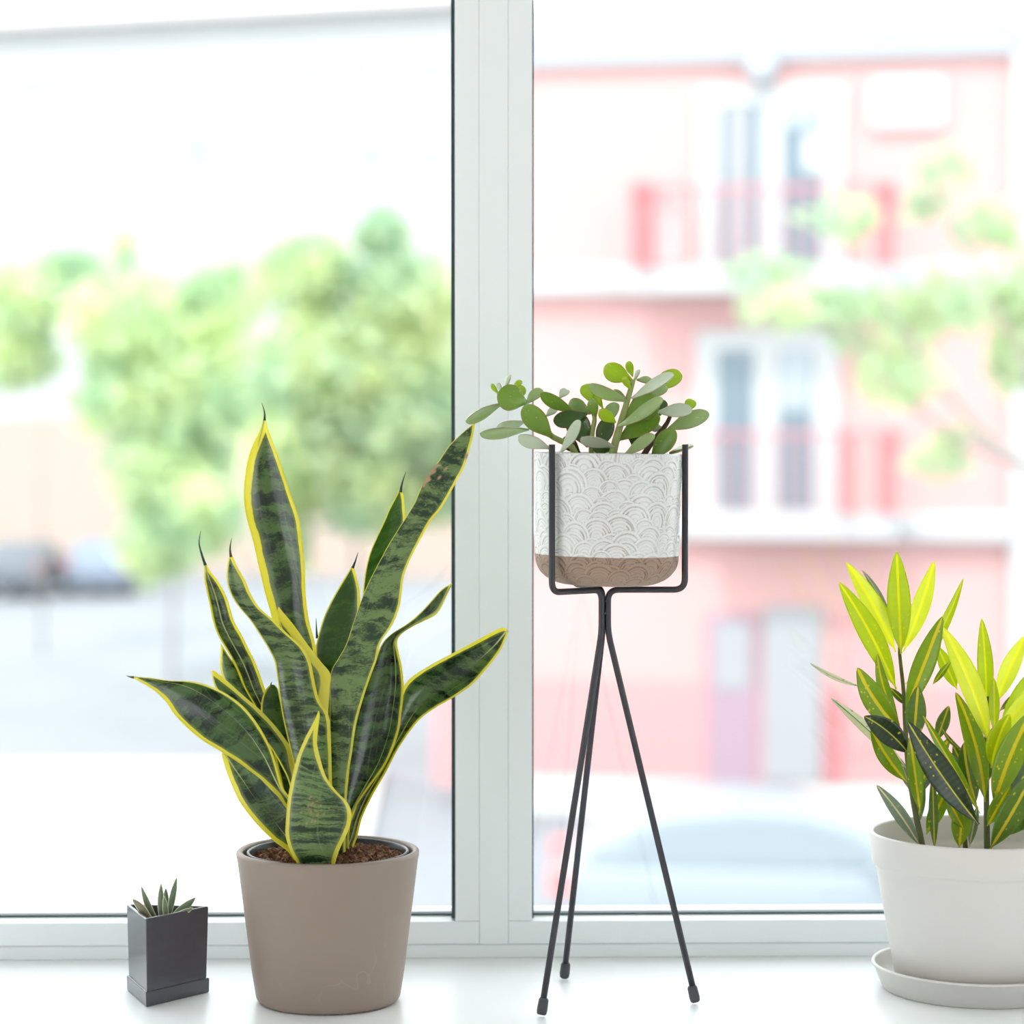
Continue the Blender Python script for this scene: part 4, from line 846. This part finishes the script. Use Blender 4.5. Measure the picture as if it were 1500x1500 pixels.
soil((xk, YC), R_pt - 0.0125, z_pt - 0.037, 0.006, 1500, 0.0022, 15, M['soil'], croton)
def cstem(pts, r0, r1, d):
    q = [Vector(v) for v in catmull([tuple(P(x, y, YC + d)) for x, y in pts], 18)]
    return link('stem', tube(q, [r0 + (r1 - r0) * i / 17 for i in range(18)], 10), M['cr_stem'], croton, True)
s1 = cstem([(1358, 1290), (1350, 1234), (1340, 1186), (1330, 1120), (1326, 1060), (1324, 1016), (1318, 960), (1318, 945)], 0.0030, 0.0013, -0.012)
s2 = cstem([(1448, 1295), (1446, 1238), (1445, 1160), (1445, 1090), (1447, 1050), (1448, 1020)], 0.0030, 0.0015, -0.010)
s3 = cstem([(1416, 1295), (1414, 1238), (1412, 1190), (1420, 1150), (1425, 1120)], 0.0024, 0.0014, 0.012)
def lance(bx, by, tx, ty, wpx, mat, parent, dy=0.0, dtip=0.0, bend=0.0, fold=0.18, curl=0.0, roll=0.0, ribw=1.0):
    n, m = 26, 9; V, UV, MD, F = [], [], [], []
    dx, dyp = tx - bx, ty - by; L = math.hypot(dx, dyp); nx, ny = -dyp / L, dx / L
    if nx < 0: nx, ny = -nx, -ny
    s = 0.0; prev = None
    for i in range(n):
        t = i / (n - 1); o = bend * 4 * t * (1 - t)
        x, y = bx + dx * t + nx * o, by + dyp * t + ny * o
        Yc = YC + dy + dtip * t + curl * math.sin(math.pi * t)
        w = 0.09 + 0.91 * (math.sin(math.pi * min(1.0, max(0.0, (t - 0.05) / 0.95)) ** 0.92) ** 0.85) if t > 0.05 else 0.09
        if t > 0.985: w *= 0.4
        h = wpx / 2 * w; A = P(x, y, Yc)
        if prev is not None: s += (A - prev).length
        prev = A; W = 2 * h * Yc / F_PX; wv = 0.0
        for side in (0, 1):
            for j in range(m):
                q = 2 * j / (m - 1) - 1
                e = -fold * W * abs(q) + roll * W * q + side * 0.0007 * (1 - q ** 4) + 0.03 * W * math.sin(t * 17 + bx) * abs(q)
                V.append(P(x + nx * h * q, y + ny * h * q, Yc + e)); UV.append((q * W / 2 + 0.003 * bx, s + 0.0031 * by)); MD.append(abs(q) / ribw * max(0.35, w))
    for i in range(n - 1):
        a, b = i * 2 * m, (i + 1) * 2 * m
        for j in range(m - 1):
            F.append((a + j, a + j + 1, b + j + 1, b + j)); F.append((a + m + j + 1, a + m + j, b + m + j, b + m + j + 1))
        F.append((a + m, a, b, b + m)); F.append((a + m - 1, a + 2 * m - 1, b + 2 * m - 1, b + m - 1))
    me = pyd(V, F); put_uv(me, UV); put_attr(me, 'mid', MD)
    return link('leaf', me, M[mat], parent, True)
C = [  # stem, base, tip, width, material, depth, tip depth, bend
 (s1, 1320, 958, 1313.6, 808, 32, 'cr_young', -0.016, -0.010, 0), (s1, 1312, 955, 1240, 824, 25, 'cr_yellow', -0.006, 0.020, 4), (s1, 1313, 1010, 1229, 853, 31, 'cr_young', -0.018, -0.020, 5), (s1, 1323, 955, 1368.5, 822, 25, 'cr_yellow', -0.004, 0.020, 3),
 (s1, 1326, 1003, 1411, 847, 15, 'cr_young', 0.0, 0.020, 8), (s1, 1326, 1045, 1380.5, 903, 30, 'cr_green', -0.020, -0.016, 0), (s1, 1310, 930, 1287, 872, 9, 'cr_young', 0.000, 0.004, 0), (s1, 1306, 915, 1263, 835, 9, 'cr_grey', 0.012, 0.02, 4),
 (s1, 1321, 1072, 1256, 978, 33, 'cr_green', -0.022, -0.030, -6), (s1, 1318, 1062, 1285, 957, 17, 'cr_green', -0.014, -0.014, -6), (s1, 1330, 1128, 1216.5, 1022, 16, 'cr_cream', -0.008, -0.010, 3), (s1, 1331, 1104, 1266, 1049, 32, 'cr_dark', -0.028, -0.034, 5),
 (s3, 1434, 1208, 1330, 1057, 37, 'cr_dark', -0.040, -0.030, -4), (s1, 1338, 1088, 1345, 1005, 28, 'cr_mid', -0.026, -0.016, 0), (s1, 1329, 1146, 1276, 1066, 24, 'cr_green', -0.018, -0.012, -4), (s1, 1348, 1190, 1333, 1078, 21, 'cr_green', -0.026, -0.010, 0),
 (s1, 1348, 1240, 1284, 1150, 19, 'cr_grey', -0.022, -0.024, 3), (s1, 1357, 1222, 1390, 1148, 22, 'cr_green', -0.008, 0.008, 0), (s1, 1369, 1245, 1366, 1135, 13, 'cr_mid', -0.014, 0.0, 0), (s2, 1436, 1192, 1352, 1048, 15, 'cr_green', -0.026, -0.016, 0),
 (s1, 1372, 1085, 1390, 1034, 18, 'cr_mid', 0.006, 0.010, 0), (s1, 1330, 1034, 1303, 1007, 10, 'cr_mid', -0.010, 0, 0), (s1, 1366, 1003, 1393, 968, 9, 'cr_green', -0.004, 0.004, 0), (s3, 1405, 1242, 1412, 1172, 27, 'cr_green', -0.004, 0.0, 0),
 (s3, 1430, 1178, 1412, 1088, 28, 'cr_mid', -0.006, 0.0, -3), (s2, 1450, 1092, 1378, 916, 30, 'cr_yellow', -0.022, -0.010, 8), (s2, 1402, 1010, 1373, 946, 20, 'cr_young', 0.006, 0.014, 0), (s2, 1445, 1048, 1438, 906, 22, 'cr_young', -0.010, 0.0, 2),
 (s2, 1459, 1030, 1503, 930, 25, 'cr_yellow', -0.006, 0.010, -2), (s2, 1457, 1075, 1456, 993, 15, 'cr_young', -0.016, 0.0, 0), (s2, 1462, 1080, 1522, 1000, 24, 'cr_yellow', -0.010, 0.0, 0), (s2, 1443, 1175, 1400, 1014, 28, 'cr_green', -0.012, -0.008, 8),
 (s2, 1452, 1125, 1479, 1046, 30, 'cr_young', -0.026, -0.014, -4), (s2, 1455, 1180, 1512, 1040, 38, 'cr_green', -0.024, -0.020, -4), (s2, 1462, 1176, 1510, 1092, 22, 'cr_grey', -0.012, -0.010, 0), (s2, 1450, 1244, 1516, 1128, 34, 'cr_mid', -0.032, -0.030, 2),
 (s2, 1458, 1226, 1532, 1168, 26, 'cr_mid', -0.022, -0.020, 3), (s2, 1464, 1042, 1492, 1012, 8, 'cr_grey', 0.004, 0.01, 0), (s1, 1262, 1006, 1186, 971, 7, 'cr_cream', 0.030, 0.03, -4), (s2, 1444, 1150, 1450, 1100, 15, 'cr_grey', 0.002, 0, 0),
 (s1, 1344, 1210, 1352, 1140, 14, 'cr_mid', 0.0, 0, 0), (s3, 1420, 1240, 1432, 1180, 12, 'cr_grey', 0.006, 0.006, 0), (s2, 1470, 1120, 1545, 1070, 24, 'cr_green', -0.006, 0.01, 0), (s2, 1465, 1060, 1540, 960, 26, 'cr_young', 0.0, 0.015, 0), (s2, 1468, 1150, 1550, 1120, 24, 'cr_mid', 0.004, 0.02, 0),
 (s3, 1420, 1160, 1372, 1092, 24, 'cr_mid', -0.004, 0.006, 2), (s1, 1346, 1150, 1392, 1080, 20, 'cr_green', 0.006, 0.012, 0), (s2, 1446, 1210, 1480, 1150, 22, 'cr_green', -0.018, -0.01, 0), (s2, 1448, 1140, 1420, 1050, 20, 'cr_mid', 0.008, 0.01, 0), (s1, 1338, 1170, 1376, 1110, 16, 'cr_grey', 0.008, 0.01, 0), (s3, 1412, 1215, 1386, 1165, 18, 'cr_green', -0.006, -0.004, 0), (s2, 1470, 1200, 1540, 1210, 26, 'cr_green', -0.01, 0.0, 3),
 (s1, 1330, 1100, 1262, 1004, 12, 'cr_cream', 0.014, 0.02, 0), (s1, 1335, 1160, 1318, 1110, 12, 'cr_grey', 0.004, 0, 0), (s3, 1412, 1100, 1380, 1066, 6, 'cr_mid', -0.004, 0, -4), (s3, 1424, 1150, 1396, 1092, 20, 'cr_mid', 0.006, 0.004, 0)]
ribs = {'cr_dark': 0.55, 'cr_mid': 1.2, 'cr_green': 1.4, 'cr_young': 1.0, 'cr_yellow': 1.6, 'cr_grey': 1.1, 'cr_cream': 0.8}
for k, (s_, bx, by, tx, ty, w, mt, dy, dt, be) in enumerate(C):
    lance(bx, by, tx, ty, w * 1.1, mt, s_, dy, dt, be, fold=0.14 + 0.08 * random.random(), roll=random.uniform(-0.12, 0.12), ribw=ribs[mt])
